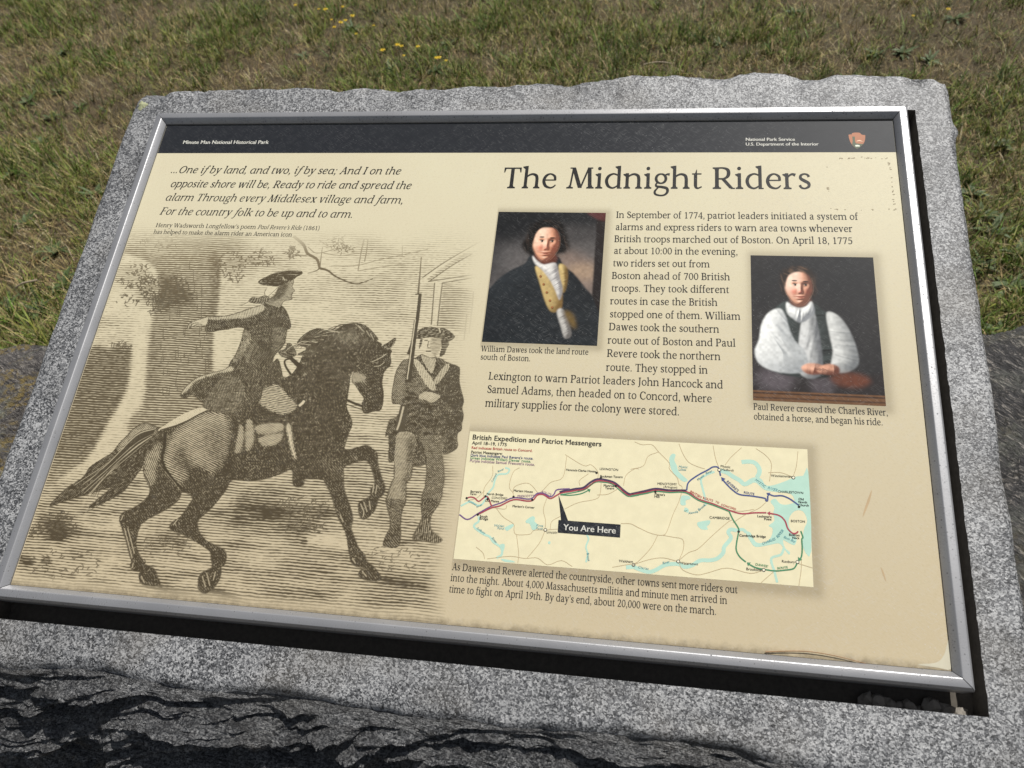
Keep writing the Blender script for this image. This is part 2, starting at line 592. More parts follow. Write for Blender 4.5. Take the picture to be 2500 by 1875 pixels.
# rim of the pocket is a little ragged
rag = (np.abs(X - PKX1) < 0.002) | (np.abs(Y - PKY0) < 0.002)
X2 = X2 + rag * 0.0012 * fbm(X * 120, Y * 120, 3.3, 2) * ((Y > PKY0 - 0.003) & (Y < PKY1))
d_e = np.minimum(np.minimum(X - XL, XR - X), np.minimum(Y - YB, YT - Y))
Zs = SN + 0.0006 * fbm(X * 30, Y * 30, 0.1, 3)
Zs -= 0.005 * np.exp(-d_e / 0.0025)
chip = np.clip(fbm(X * 28, Y * 60, 4.1, 4), -0.1, 1) * np.exp(-(YT - Y) / 0.014)
Zs -= 0.018 * np.clip(chip, 0, 1)
chip2 = np.clip(fbm(X * 22, Y * 50, 9.1, 4) - 0.0, 0, 1) * np.exp(-(Y - YB) / 0.010)
Zs -= 0.012 * chip2
Zs = np.where(inp, SN - PKD + 0.0008 * fbm(X * 40, Y * 40, 6.1, 3), Zs)
H_, W_ = X.shape
top_idx = np.arange(H_ * W_).reshape(H_, W_)
V = [np.stack([X2, Y2, Zs], -1).reshape(-1, 3)]
F = [grid_faces(H_, W_)]
per = np.concatenate([top_idx[0, :-1], top_idx[:-1, -1], top_idx[-1, :0:-1], top_idx[:0:-1, 0]])
P = V[0][per]
n_ = len(per)
nx = np.where(np.abs(P[:, 0] - XL) < 0.006, -1.0, 0) + np.where(np.abs(P[:, 0] - XR) < 0.008, 1.0, 0)
front = np.zeros(n_)
front[:W_ - 1] = 1
front = np.convolve(np.concatenate([front[-8:], front, front[:8]]), np.ones(17) / 17, 'valid')
Tn = np.roll(P, -3, 0) - np.roll(P, 3, 0)
nn = np.stack([Tn[:, 1], -Tn[:, 0]], 1)
nn /= np.linalg.norm(nn, axis=1)[:, None] + 1e-9
for _ in range(6):
    nn = (nn + np.roll(nn, 1, 0) + np.roll(nn, -1, 0)) / 3
nn /= np.linalg.norm(nn, axis=1)[:, None] + 1e-9
rows = np.concatenate([np.linspace(0.0015, 0.16, 84), np.linspace(0.166, 0.25, 16)])
prev = per
off0 = len(V[0])
for r_i, d in enumerate(rows):
    x0, y0 = P[:, 0], P[:, 1]
    # the split front face: shelves outward, then rolls under
    w1 = fbm(x0 * 4.0, d * 9 + 3, 0.7, 3)
    bul = 0.85 + 0.35 * fbm(x0 * 2.6, 0.2, 9.1, 2)
    out = bul * (0.80 * min(d, 0.135) + 0.15 * max(d - 0.135, 0))
    dwn = 0.27 * d + 0.75 * max(d - 0.125, 0) + 0.012 * fbm(x0 * 6, d * 14, 3.3, 3)
    sk = d + 0.16 * x0 + 0.05 * w1
    led = 1 - np.abs(fbm(x0 * 4.5 + w1, sk * 17, 2.2, 3)) * 2.0
    led2 = fbm(x0 * 14 + w1, sk * 60, 5.2, 3)
    led3 = fbm(x0 * 45, sk * 170, 8.2, 3)
    k_ = sm(0.0, 0.028, d)
    nz_ = (0.022 * (led - 0.6) + 0.020 * led2 + 0.014 * led3) * k_
    sd_o = (0.004 * fbm(x0 * 20, y0 * 20, d * 30, 3) + 0.003) * sm(0, 0.02, d) - 0.10 * d
    o = front * (out + nz_ * 0.75) + (1 - front) * sd_o
    zz_ = P[:, 2] - front * (dwn - nz_ * 0.75) - (1 - front) * d
    V.append(np.stack([x0 + nn[:, 0] * o, y0 + nn[:, 1] * o, zz_], -1))
    cur = off0 + r_i * n_ + np.arange(n_)
    F.append(np.stack([prev, cur, np.roll(cur, -1), np.roll(prev, -1)], -1))
    prev = cur
slab = mesh_np('granite_slab', np.concatenate(V), np.concatenate(F), M_GRANITE, smooth=True, matrix=M_PANEL)
slab.data.materials.append(M_ROUGH)
slab.data.materials.append(M_POCKET_SHADE)
nt_ = len(F[0])
mi = np.zeros(len(slab.data.polygons), np.int32)
frn = np.zeros(n_, bool)
frn[:W_ - 1] = True
mi[nt_:] = np.where(np.tile(frn, len(rows)), 1, 0)
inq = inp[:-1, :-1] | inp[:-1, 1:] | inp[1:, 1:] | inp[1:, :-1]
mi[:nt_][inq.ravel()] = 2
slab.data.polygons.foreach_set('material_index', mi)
slab.data.set_sharp_from_angle(angle=math.radians(50))
tag(slab, 'sloping speckled grey granite slab with rough broken edges holding the sign', 'stone slab')

# a small yellow-green lichen disc by the top left corner of the slab
k = NM('yellow_lichen')
k.l(k.mix(k.noise(k.coord(), 500, 3), (0.26, 0.27, 0.13), (0.42, 0.43, 0.28)), k.b.inputs['Base Color'])
k.set(Roughness=0.9)
lv, lf = [(0, 0, 0.0012)], []
for i in range(40):
    a = i / 40 * 2 * math.pi
    rr = 0.0062 * (1 + 0.22 * math.sin(3 * a + 1) + 0.12 * math.sin(7 * a))
    lv.append((rr * math.cos(a), rr * 1.15 * math.sin(a), -0.0012))
    lf.append((0, 1 + i, 1 + (i + 1) % 40))
lc = mesh_np('lichen', [(x - 0.049, y + 0.634, z + SN + 0.0008) for x, y, z in lv], lf, k.m, parent=slab)

# ------------------------------------------------------------------ lettering: a slab-serif face drawn stroke by stroke
VS, HS, TS = 0.086, 0.044, 0.036
WT = 1.0


def cat(pts, n=5, closed=False):
    p = np.array(pts, float)
    if closed:
        p = np.concatenate([p[-1:], p, p[:2]])
    else:
        p = np.concatenate([2 * p[:1] - p[1:2], p, 2 * p[-1:] - p[-2:-1]])
    out = []
    t = np.linspace(0, 1, n, endpoint=False)[:, None]
    for i in range(1, len(p) - 2):
        a, b, c, d = p[i - 1], p[i], p[i + 1], p[i + 2]
        out.append(0.5 * (2 * b + (c - a) * t + (2 * a - 5 * b + 4 * c - d) * t ** 2 + (3 * b - a - 3 * c + d) * t ** 3))
    if not closed:
        out.append(p[-2][None])
    return np.concatenate(out)


def ribbon(c):
    """(n,3) centre line with widths -> left and right borders"""
    xy = c[:, :2]
    t = np.gradient(xy, axis=0)
    t /= np.linalg.norm(t, axis=1)[:, None] + 1e-12
    nrm = np.stack([-t[:, 1], t[:, 0]], 1)
    h = c[:, 2:3] / 2
    return xy + nrm * h, xy - nrm * h


class G:
    def __init__(s, it):
        s.p, s.it = [], it

    def poly(s, *pts):
        s.p.append(('poly', np.array(pts, float)))

    def box(s, x0, x1, y0, y1):
        s.poly((x0, y0), (x1, y0), (x1, y1), (x0, y1))

    def stem(s, x, y0, y1, w=VS):
        w *= WT
        s.box(x - w / 2, x + w / 2, y0, y1)

    def cu(s, *pts):
        s.p.append(('strip', ribbon(cat([(x, y, w * WT) for x, y, w in pts], 5))))

    def ring(s, cx, cy, rx, ry, v=VS, h=HS):
        a = np.linspace(0, 2 * np.pi, 29)
        w = WT * (h + (v - h) * np.abs(np.cos(a)) ** 1.4)
        s.p.append(('strip', (np.stack([cx + (rx + w / 2) * np.cos(a), cy + (ry + w / 2) * np.sin(a)], 1),
                              np.stack([cx + (rx - w / 2) * np.cos(a), cy + (ry - w / 2) * np.sin(a)], 1))))

    def dot(s, x, y, r):
        a = np.linspace(0, 2 * np.pi, 13)[:-1]
        s.p.append(('poly', np.stack([x + r * np.cos(a), y + r * np.sin(a)], 1)))

    def dg(s, x0, y0, x1, y1, w):
        w *= WT
        s.poly((x0 - w / 2, y0), (x0 + w / 2, y0), (x1 + w / 2, y1), (x1 - w / 2, y1))

    def sb(s, x, y=0, l=0.105, r=0.105, w=VS, cap=False):
        if s.it and not cap:
            return
        t, v = TS * WT, w * WT / 2
        s.poly((x - l, y), (x + r, y), (x + r, y + t), (x + v + .012, y + t * 1.4), (x + v, y + t * 2.6),
               (x - v, y + t * 2.6), (x - v - .012, y + t * 1.4), (x - l, y + t))

    def st(s, x, y=.69, l=0.105, r=0.105, w=VS):
        t, v = TS * WT, w * WT / 2
        s.poly((x - l, y - t), (x - v - .012, y - t * 1.4), (x - v, y - t * 2.6), (x + v, y - t * 2.6),
               (x + v + .012, y - t * 1.4), (x + r, y - t), (x + r, y), (x - l, y))

    def flag(s, x, y):
        v = VS / 2
        s.poly((x - v - .075, y - .045), (x - v, y - .105), (x - v + .01, y - .105), (x + v, y - .09), (x + v, y + .008), (x - v - .075, y - .018))

    def hook(s, x):
        if s.it:
            s.cu((x, .14, VS), (x + .012, .05, .07), (x + .06, .02, .045), (x + .12, .07, .03))

    def serif_pair(s, x):
        s.sb(x)


def glyph(ch, it=False):
    g = G(it)
    L = 0.0 if not it else 0.02
    adv = .5
    if ch == ' ':
        adv = .25
    elif ch == 'a' and not it:
        g.cu((.085, .375, .075), (.12, .44, .06), (.22, .478, .045), (.32, .44, .075), (.345, .34, VS))
        g.stem(.345, .09, .35)
        g.cu((.345, .11, VS), (.355, .04, .07), (.40, .018, .045), (.47, .045, .03))
        g.cu((.345, .295, .04), (.23, .265, .05), (.115, .205, .07), (.09, .12, .082), (.13, .04, .065), (.21, .022, .05), (.30, .06, .045), (.345, .12, .035))
    elif ch in 'aq' or ch in 'd':
        g.cu((.42, .42, .035), (.34, .467, .045), (.25, .475, .05), (.13, .40, .077), (.078, .25, VS), (.13, .09, .077), (.24, .022, .05), (.33, .04, .045), (.42, .11, .035))
        if ch == 'd':
            g.stem(.44, 0 if not it else .1, .74)
            g.flag(.44, .74)
            g.box(.44, .535, 0, TS) if not it else g.hook(.44)
        elif ch == 'q':
            g.stem(.44, -.22, .49)
            g.sb(.44, -.22)
        else:
            g.stem(.44, .1, .485)
            g.hook(.44)
        adv = .57
    elif ch in 'bp':
        if ch == 'b':
            g.stem(.11, .0 if not it else .05, .74)
            g.flag(.11, .74)
        else:
            g.stem(.11, -.23, .5)
            g.flag(.11, .49)
            g.sb(.11, -.23)
        g.cu((.12, .39, .035), (.2, .455, .045), (.3, .475, .05), (.425, .41, .077), (.475, .25, VS), (.42, .09, .077), (.3, .022, .05), (.2, .035, .045), (.11, .09, .04))
        adv = .555
    elif ch == 'c':
        g.cu((.405, .375, .085), (.37, .44, .065), (.28, .475, .045), (.145, .42, .075), (.078, .25, VS), (.145, .08, .075), (.27, .022, .05), (.36, .045, .045), (.425, .11, .035))
        adv = .47
    elif ch == 'e':
        if it:
            g.cu((.10, .235, .03), (.25, .26, .04), (.38, .33, .06), (.38, .42, .065), (.28, .475, .045), (.145, .41, .072), (.078, .25, VS), (.13, .085, .077), (.25, .022, .05), (.35, .05, .045), (.43, .12, .03))
        else:
            g.box(.10, .435, .255, .293)
            g.cu((.415, .265, .07), (.395, .40, .067), (.265, .477, .045), (.135, .41, .075), (.078, .25, VS), (.14, .085, .077), (.275, .022, .05), (.37, .045, .045), (.44, .115, .032))
        adv = .5
    elif ch == 'f':
        if it:
            g.cu((.42, .67, .07), (.36, .73, .05), (.27, .66, .072), (.21, .35, VS), (.15, -.05, .072), (.06, -.2, .05), (-.03, -.18, .065))
            g.box(.08, .36, .455, .492)
            adv = .34
        else:
            g.stem(.14, 0, .58)
            g.cu((.14, .56, VS), (.155, .67, .075), (.22, .728, .05), (.31, .69, .075))
            g.box(.03, .30, .458, .497)
            g.sb(.14, 0, .1, .125)
            adv = .325
    elif ch == 'g':
        g.ring(.235, .325, .142, .15, .075)
        g.cu((.335, .42, .04), (.41, .465, .05), (.485, .46, .075))
        g.cu((.15, .205, .035), (.095, .14, .05), (.12, .075, .06), (.28, .052, .07), (.41, .01, .075), (.43, -.1, .07), (.35, -.195, .05), (.22, -.215, .045), (.09, -.175, .055), (.065, -.095, .06), (.11, -.02, .045), (.165, .045, .04))
        adv = .51
    elif ch in 'hnm':
        xs_ = {'h': (.115, .455), 'n': (.115, .455), 'm': (.115, .435, .755)}[ch]
        g.stem(xs_[0], 0, .74 if ch == 'h' else .5)
        g.flag(xs_[0], .74 if ch == 'h' else .49)
        g.sb(xs_[0], 0, .1, .095)
        for p, q in zip(xs_, xs_[1:]):
            g.cu((p + .01, .36, .035), (p + .09, .435, .05), (p + .2, .47, .06), (q - .03, .42, .08), (q, .31, VS))
            g.stem(q, 0 if not (it and q == xs_[-1]) else .12, .32)
            g.sb(q, 0, .095, .1)
        g.hook(xs_[-1])
        adv = xs_[-1] + .135
    elif ch == 'i' or ch == 'l':
        g.stem(.135, 0 if not it else .12, .5 if ch == 'i' else .74)
        g.flag(.135, .49 if ch == 'i' else .74)
        g.sb(.135)
        g.hook(.135)
        if ch == 'i':
            g.dot(.132, .655, .056)
        adv = .275
    elif ch == 'k':
        g.stem(.115, 0, .74)
        g.flag(.115, .74)
        g.sb(.115)
        g.dg(.15, .22, .41, .49, .055)
        g.st(.42, .5, .085, .085, .05)
        g.dg(.455, 0, .235, .31, .105)
        g.sb(.46, 0, .1, .09)
        adv = .55
    elif ch == 'o':
        g.ring(.265, .25, .187, .229)
        adv = .53
    elif ch == 'r':
        g.stem(.115, 0, .5)
        g.flag(.115, .49)
        g.sb(.115, 0, .1, .12)
        g.cu((.125, .34, .035), (.19, .43, .05), (.27, .47, .06), (.355, .44, .09))
        adv = .40
    elif ch == 's':
        g.cu((.325, .385, .07), (.29, .45, .055), (.2, .477, .045), (.105, .43, .065), (.10, .335, .078), (.2, .26, .085), (.305, .19, .08), (.31, .085, .07), (.2, .022, .045), (.105, .05, .055), (.065, .125, .07))
        adv = .395
    elif ch == 't':
        g.poly((.10, .46), (.17, .46), (.17, .62), (.155, .62))
        g.stem(.13, .1, .48)
        g.box(.03, .30, .458, .497)
        g.cu((.13, .13, VS), (.145, .05, .07), (.205, .02, .045), (.31, .07, .032))
        adv = .335
    elif ch == 'u':
        g.stem(.12, .19, .49)
        g.flag(.12, .49)
        g.cu((.12, .21, VS), (.135, .09, .077), (.225, .028, .055), (.34, .05, .05), (.44, .13, .035))
        g.stem(.45, 0 if not it else .1, .49)
        g.flag(.45, .49)
        g.box(.45, .545, 0, TS) if not it else g.hook(.45)
        adv = .585
    elif ch == 'v':
        g.dg(.10, .49, .25, 0, .098)
        g.dg(.40, .49, .265, 0, .05)
        g.st(.10, .5, .085, .095, .08)
        g.st(.41, .5, .085, .075, .05)
        adv = .5
    elif ch == 'w':
        g.dg(.10, .49, .235, 0, .098)
        g.dg(.37, .49, .25, 0, .05)
        g.dg(.38, .49, .52, 0, .098)
        g.dg(.66, .49, .535, 0, .05)
        g.st(.10, .5, .085, .095, .08)
        g.st(.37, .5, .08, .08, .06)
        g.st(.67, .5, .085, .075, .05)
        adv = .76
    elif ch == 'x':
        g.dg(.11, .49, .39, 0, .105)
        g.dg(.39, .49, .10, 0, .052)
        g.st(.115, .5, .09, .09)
        g.st(.385, .5, .085, .08, .05)
        g.sb(.1, 0, .085, .085, .05, True)
        g.sb(.39, 0, .09, .09, VS, True)
        adv = .5
    elif ch == 'y':
        g.dg(.10, .49, .27, .02, .098)
        g.cu((.41, .49, .05), (.33, .22, .05), (.25, -.02, .05), (.18, -.17, .055), (.10, -.21, .06), (.05, -.17, .075))
        g.st(.10, .5, .085, .095, .08)
        g.st(.41, .5, .085, .075, .05)
        adv = .5
    elif ch == 'z':
        g.box(.06, .38, .455, .495)
        g.box(.06, .39, 0, .04)
        g.dg(.1, 0.02, .34, .47, .09)
        adv = .45
    # ---- capitals
    elif ch == 'A':
        g.dg(.125, 0, .325, .69, .05)
        g.dg(.555, 0, .35, .69, .108)
        g.box(.19, .49, .22, .262)
        g.sb(.12, 0, .095, .095, .05, True)
        g.sb(.56, 0, .105, .095, .1, True)
        adv = .67
    elif ch in 'BDEFHIJKLPRTU':
        c = .098
        if ch == 'T':
            g.stem(.31, 0, .67, c)
            g.sb(.31, 0, .12, .12, c, True)
            g.box(.045, .575, .647, .69)
            g.poly((.045, .66), (.045, .53), (.075, .53), (.11, .66))
            g.poly((.575, .66), (.51, .66), (.545, .53), (.575, .53))
            return g.p, .62
        if ch == 'J':
            g.stem(.19, .05, .69, c)
            g.st(.19, .69, .115, .115, c)
            g.cu((.19, .1, c), (.165, -.06, .075), (.06, -.14, .06))
            return g.p, .35
        if ch == 'I':
            g.stem(.165, 0, .69, c)
            g.st(.165, .69, .12, .12, c)
            g.sb(.165, 0, .12, .12, c, True)
            return g.p, .33
        g.stem(.155, 0, .69, c)
        g.st(.155, .69, .12, .08 if ch not in 'H' else .12, c)
        g.sb(.155, 0, .12, .12 if ch in 'HPRFK' else .06, c, True)
        if ch == 'B':
            g.cu((.155, .668, .042), (.31, .668, .05), (.425, .61, .08), (.435, .47, .083), (.34, .378, .05), (.155, .365, .04))
            g.cu((.155, .367, .04), (.35, .362, .05), (.485, .28, .09), (.485, .12, .09), (.37, .025, .05), (.155, .021, .042))
            adv = .59
        elif ch == 'D':
            g.cu((.155, .668, .042), (.35, .668, .05), (.55, .57, .088), (.62, .345, .102), (.55, .12, .088), (.35, .022, .05), (.155, .021, .042))
            adv = .74
        elif ch in 'EF':
            g.box(.155, .51, .647, .69)
            g.poly((.51, .66), (.46, .66), (.485, .545), (.51, .545))
            g.box(.155, .42, .335, .377)
            g.poly((.42, .27), (.42, .44), (.395, .44), (.38, .36), (.395, .27))
            adv = .55
            if ch == 'E':
                g.box(.155, .53, 0, .043)
                g.poly((.53, .03), (.53, .155), (.505, .155), (.47, .03))
        elif ch == 'H':
            g.stem(.60, 0, .69, c)
            g.st(.60, .69, .12, .12, c)
            g.sb(.60, 0, .12, .12, c, True)
            g.box(.155, .60, .335, .378)
            adv = .76
        elif ch == 'K':
            g.dg(.2, .28, .55, .68, .06)
            g.dg(.62, 0, .3, .4, .12)
            adv = .68
        elif ch == 'L':
            g.box(.155, .50, 0, .043)
            g.poly((.50, .03), (.50, .165), (.475, .165), (.43, .03))
            adv = .53
        elif ch in 'PR':
            g.cu((.155, .668, .042), (.34, .668, .05), (.47, .60, .085), (.475, .43, .09), (.36, .33, .05), (.155, .322, .042))
            adv = .57
            if ch == 'R':
                g.dg(.565, .02, .31, .34, .105)
                g.box(.54, .66, 0, TS)
                adv = .655
        elif ch == 'U':
            g.stem(.57, .2, .69, .06)
            adv = .7
    elif ch == 'C':
        g.cu((.565, .53, .085), (.51, .62, .06), (.385, .673, .045), (.20, .60, .082), (.115, .345, .104), (.2, .1, .082), (.38, .018, .05), (.52, .06, .048), (.60, .165, .036))
        g.poly((.575, .5), (.605, .5), (.605, .69), (.58, .66))
        adv = .655
    elif ch == 'M':
        g.dg(.125, 0, .20, .69, .05)
        g.dg(.205, .69, .425, .02, .108)
        g.dg(.66, .69, .44, .02, .05)
        g.dg(.72, 0, .675, .69, .1)
        g.sb(.12, 0, .1, .1, .05, True)
        g.sb(.725, 0, .11, .11, .1, True)
        g.box(.10, .21, .654, .69)
        g.box(.66, .785, .654, .69)
        adv = .85
    elif ch == 'N':
        g.stem(.14, 0, .69, .05)
        g.dg(.16, .69, .58, 0, .11)
        g.stem(.6, 0, .69, .05)
        g.sb(.14, 0, .1, .1, .05, True)
        g.st(.6, .69, .1, .1, .05)
        g.box(.04, .2, .654, .69)
        adv = .74
    elif ch == 'O':
        g.ring(.385, .345, .272, .324, .1, .046)
        adv = .77
    elif ch == 'S':
        g.cu((.405, .525, .08), (.365, .62, .058), (.26, .673, .046), (.13, .615, .075), (.115, .485, .092), (.26, .365, .1), (.41, .255, .096), (.42, .1, .08), (.27, .018, .05), (.13, .06, .058), (.075, .175, .08))
        adv = .5
    elif ch == 'W':
        g.dg(.10, .69, .28, 0, .105)
        g.dg(.465, .69, .295, 0, .052)
        g.dg(.46, .69, .655, 0, .105)
        g.dg(.86, .69, .67, 0, .052)
        g.st(.10, .69, .1, .105, .09)
        g.st(.455, .69, .09, .09, .07)
        g.st(.865, .69, .095, .085, .05)
        adv = .955
    # ---- figures
    elif ch == '0':
        g.ring(.26, .335, .175, .315)
    elif ch == '1':
        g.stem(.27, 0, .66)
        g.poly((.13, .55), (.24, .59), (.26, .67), (.24, .67), (.13, .60))
        g.sb(.27, 0, .13, .13, VS, True)
    elif ch == '2':
        g.cu((.09, .51, .075), (.14, .61, .055), (.255, .645, .05), (.375, .57, .085), (.375, .44, .087), (.27, .25, .07), (.10, .05, .055))
        g.box(.07, .45, 0, .058)
        g.poly((.45, .03), (.45, .15), (.425, .15), (.40, .03))
    elif ch == '4':
        g.dg(.06, .19, .34, .66, .055)
        g.box(.04, .49, .165, .212)
        g.stem(.355, 0, .66)
        g.sb(.355, 0, .1, .1, VS, True)
    elif ch == '5':
        g.box(.13, .43, .60, .66)
        g.dg(.13, .34, .15, .66, .046)
        g.cu((.125, .365, .05), (.22, .41, .055), (.36, .36, .08), (.41, .2, .09), (.34, .06, .07), (.2, .018, .052), (.075, .07, .075))
    elif ch == '6':
        g.cu((.42, .62, .055), (.27, .56, .065), (.14, .41, .08), (.095, .21, VS))
        g.ring(.265, .21, .165, .19, .085)
    elif ch == '7':
        g.box(.065, .46, .60, .66)
        g.dg(.21, 0, .425, .63, .09)
        g.poly((.065, .62), (.065, .5), (.09, .5), (.12, .62))
    elif ch == '8':
        g.ring(.26, .495, .135, .145, .08)
        g.ring(.26, .185, .165, .165, .088)
    elif ch == '9':
        g.ring(.255, .45, .165, .19, .085)
        g.cu((.425, .45, VS), (.385, .25, .08), (.25, .1, .065), (.10, .04, .055))
    # ---- points
    elif ch == '.':
        g.dot(.115, .05, .053)
        adv = .235
    elif ch == ',' or ch == '\u2019':
        o = 0 if ch == ',' else .6
        g.dot(.12, .05 + o, .053)
        g.cu((.155, .05 + o, .04), (.145, -.05 + o, .045), (.07, -.12 + o, .025))
        adv = .235 if o == 0 else .2
    elif ch in ':;':
        g.dot(.13, .42, .053)
        g.dot(.13, .05, .053)
        if ch == ';':
            g.cu((.165, .05, .04), (.155, -.05, .045), (.08, -.12, .025))
        adv = .26
    elif ch == '(':
        g.cu((.26, .76, .03), (.14, .56, .065), (.1, .29, .075), (.14, .02, .065), (.26, -.18, .03))
        adv = .3
    elif ch == ')':
        g.cu((.04, .76, .03), (.16, .56, .065), (.2, .29, .075), (.16, .02, .065), (.04, -.18, .03))
        adv = .3
    return g.p, adv


_gc = {}


def glyph_mesh(ch, it):
    if (ch, it, WT) in _gc:
        return _gc[ch, it, WT]
    prims, adv = glyph(ch, it)
    V, F = [], []
    for k_, (typ, d) in enumerate(prims):
        z = 0.0000015 * k_
        b = len(V)
        if typ == 'poly':
            V += [(x, y, z) for x, y in d]
            ar = sum(d[i][0] * d[(i + 1) % len(d)][1] - d[(i + 1) % len(d)][0] * d[i][1] for i in range(len(d)))
            idx = list(range(b, b + len(d)))
            F.append(tuple(idx if ar > 0 else idx[::-1]))
        else:
            A, B = d
            n = len(A)
            V += [(x, y, z) for x, y in A] + [(x, y, z) for x, y in B]
            for i in range(n - 1):
                q = (b + i, b + n + i, b + n + i + 1, b + i + 1)
                p = [V[j] for j in q]
                ar = sum(p[j][0] * p[(j + 1) % 4][1] - p[(j + 1) % 4][0] * p[j][1] for j in range(4))
                F.append(q if ar > 0 else q[::-1])
    V = np.array(V, float).reshape(-1, 3)
    if it:
        V[:, 0] = V[:, 0] * 0.86 + V[:, 1] * 0.23
        adv *= 0.86
    _gc[ch, it, WT] = (V, F, adv)
    return V, F, adv


class Letters:
    """collects set lines into one mesh"""

    def __init__(s):
        s.V, s.F, s.n = [], [], 0

    def add(s, V, F):
        s.V.append(V)
        s.F += [tuple(i + s.n for i in f) for f in F]
        s.n += len(V)

    def line(s, runs, p0, p1, cap, z, track=0.0):
        """runs: text or [(text, italic), ...] set between two baseline points on the photograph; cap = capital height in m"""
        if isinstance(runs, str):
            runs = [(runs, False)]
        a, b = np.array(pp(*p0)), np.array(pp(*p1))
        L = np.linalg.norm(b - a)
        d = (b - a) / L
        chars = [(c, i) for t, i in runs for c in t]
        tot = sum(glyph_mesh(c, i)[2] + track for c, i in chars)
        sy = cap / 0.69
        sx = L / (tot - 0.06)
        x = -0.03
        for c, i in chars:
            V, F, adv = glyph_mesh(c, i)
            if len(V):
                lx, ly = (V[:, 0] + x) * sx, V[:, 1] * sy
                s.add(np.stack([a[0] + lx * d[0] - ly * d[1], a[1] + lx * d[1] + ly * d[0], z + V[:, 2]], 1), F)
            x += adv + track
        return sx / sy

    def sans(s, text, p0, p1, z, bold=0.0, shear=0.0, sc_y=1.0):
        a, b = np.array(pp(*p0)), np.array(pp(*p1))
        L = np.linalg.norm(b - a)
        d = (b - a) / L
        cu = bpy.data.curves.new('t', 'FONT')
        cu.body = text
        cu.shear = shear
        cu.resolution_u = 3
        ob = bpy.data.objects.new('t', cu)
        me = ob.to_mesh()
        if me is None or len(me.vertices) == 0:
            return
        V = np.zeros(len(me.vertices) * 3, np.float32)
        me.vertices.foreach_get('co', V)
        V = V.reshape(-1, 3).astype(float)
        F = [tuple(p.vertices) for p in me.polygons]
        ob.to_mesh_clear()
        bpy.data.objects.remove(ob)
        bpy.data.curves.remove(cu)
        V[:, 0] -= V[:, 0].min()
        sx = L / V[:, 0].max()
        lx, ly = V[:, 0] * sx, V[:, 1] * sx * sc_y
        for k_ in ((0,) if bold <= 0 else (-1, 0, 1)):
            lk = lx + k_ * bold * sx
            s.add(np.stack([a[0] + lk * d[0] - ly * d[1], a[1] + lk * d[1] + ly * d[0], np.full(len(lx), z + 0.000002 * (k_ + 1))], 1), F)

    def build(s, name, mat, parent):
        return mesh_np(name, np.concatenate(s.V), s.F, mat, parent)

# ------------------------------------------------------------------ the sign: frame, tray, printed panel
sign = empty('interpretive_sign', M_PANEL)
tag(sign, 'framed history sign titled The Midnight Riders set into the granite slab', 'sign')

RW = 0.0150
PROF = [(0.0, -0.003), (0.0, 0.0012), (0.0003, 0.0018), (0.0046, 0.0068), (0.0050, 0.0072), (0.0055, 0.0075), (0.0061, 0.0076), (0.0118, 0.0076),
        (0.0124, 0.0075), (0.0129, 0.0071), (0.0146, 0.0050), (0.0149, 0.0044), (0.0150, 0.0036), (0.0150, -0.020), (0.0135, -0.0202), (0.0135, -0.003)]


def rail(axis, side):
    L = PW if axis == 'x' else PH
    g = 0.00045
    V, F = [], []
    N = 24
    for j in range(N + 1):
        for u, h in PROF:
            s0, s1 = -u + g, L + u - g
            s = s0 + (s1 - s0) * j / N
            if axis == 'x':
                V.append((s, -u if side < 0 else PH + u, h))
            else:
                V.append((-u if side < 0 else PW + u, s, h))
    n = len(PROF)
    for j in range(N):
        for i in range(n):
            a, b = j * n + i, j * n + (i + 1) % n
            q = (a, b, b + n, a + n)
            flip = (axis == 'x') == (side < 0)
            F.append(q[::-1] if flip else q)
    F.append(tuple(range(n)))
    F.append(tuple(N * n + i for i in range(n))[::-1])
    o = mesh_np('frame_rail', V, F, M_ALU, sign, smooth=True)
    o.data.set_sharp_from_angle(angle=math.radians(24))
    return o


for ax, sd in (('x', -1), ('x', 1), ('y', -1), ('y', 1)):
    rail(ax, sd)


def boxm(name, x0, x1, y0, y1, z0, z1, mat, parent):
    V = [(x, y, z) for z in (z0, z1) for y in (y0, y1) for x in (x0, x1)]
    F = [(0, 2, 3, 1), (4, 5, 7, 6), (0, 1, 5, 4), (2, 6, 7, 3), (0, 4, 6, 2), (1, 3, 7, 5)]
    return mesh_np(name, V, F, mat, parent)


boxm('mounting_tray', 0.012, 0.889, 0.006, 0.590, -0.0345, -0.0035, M_TRAY, sign)


def grid_sheet(name, x0, x1, y0, y1, nx, ny, z, mat, parent, attrs):
    xs = np.linspace(x0, x1, nx)
    ys = np.linspace(y0, y1, ny)
    X, Y = np.meshgrid(xs, ys)
    ob = mesh_np(name, np.stack([X, Y, np.full_like(X, z)], -1), grid_faces(ny, nx), mat, parent)
    for nm, arr in attrs.items():
        if arr.ndim == 3:
            at = ob.data.attributes.new(nm, 'FLOAT_COLOR', 'POINT')
            rgba = np.ones((*arr.shape[:2], 4), np.float32)
            rgba[..., :3] = arr
            at.data.foreach_set('color', rgba.ravel())
        else:
            at = ob.data.attributes.new(nm, 'FLOAT', 'POINT')
            at.data.foreach_set('value', arr.astype(np.float32).ravel())
    return ob


RECT = {'p1': [(1217, 518), (1479, 519), (1458, 844), (1176.5, 835)], 'p2': [(1832, 624), (2131.5, 628), (2163, 990), (1839, 979)],
        'map': [(1148, 1053), (1971, 1097), (1986, 1434), (1106.5, 1364)]}
BOX = {}
WT = 1.0
for kx, q in RECT.items():
    q = [pp(*p) for p in q]
    BOX[kx] = ((q[0][0] + q[3][0]) / 2, (q[1][0] + q[2][0]) / 2, (q[2][1] + q[3][1]) / 2, (q[0][1] + q[1][1]) / 2)

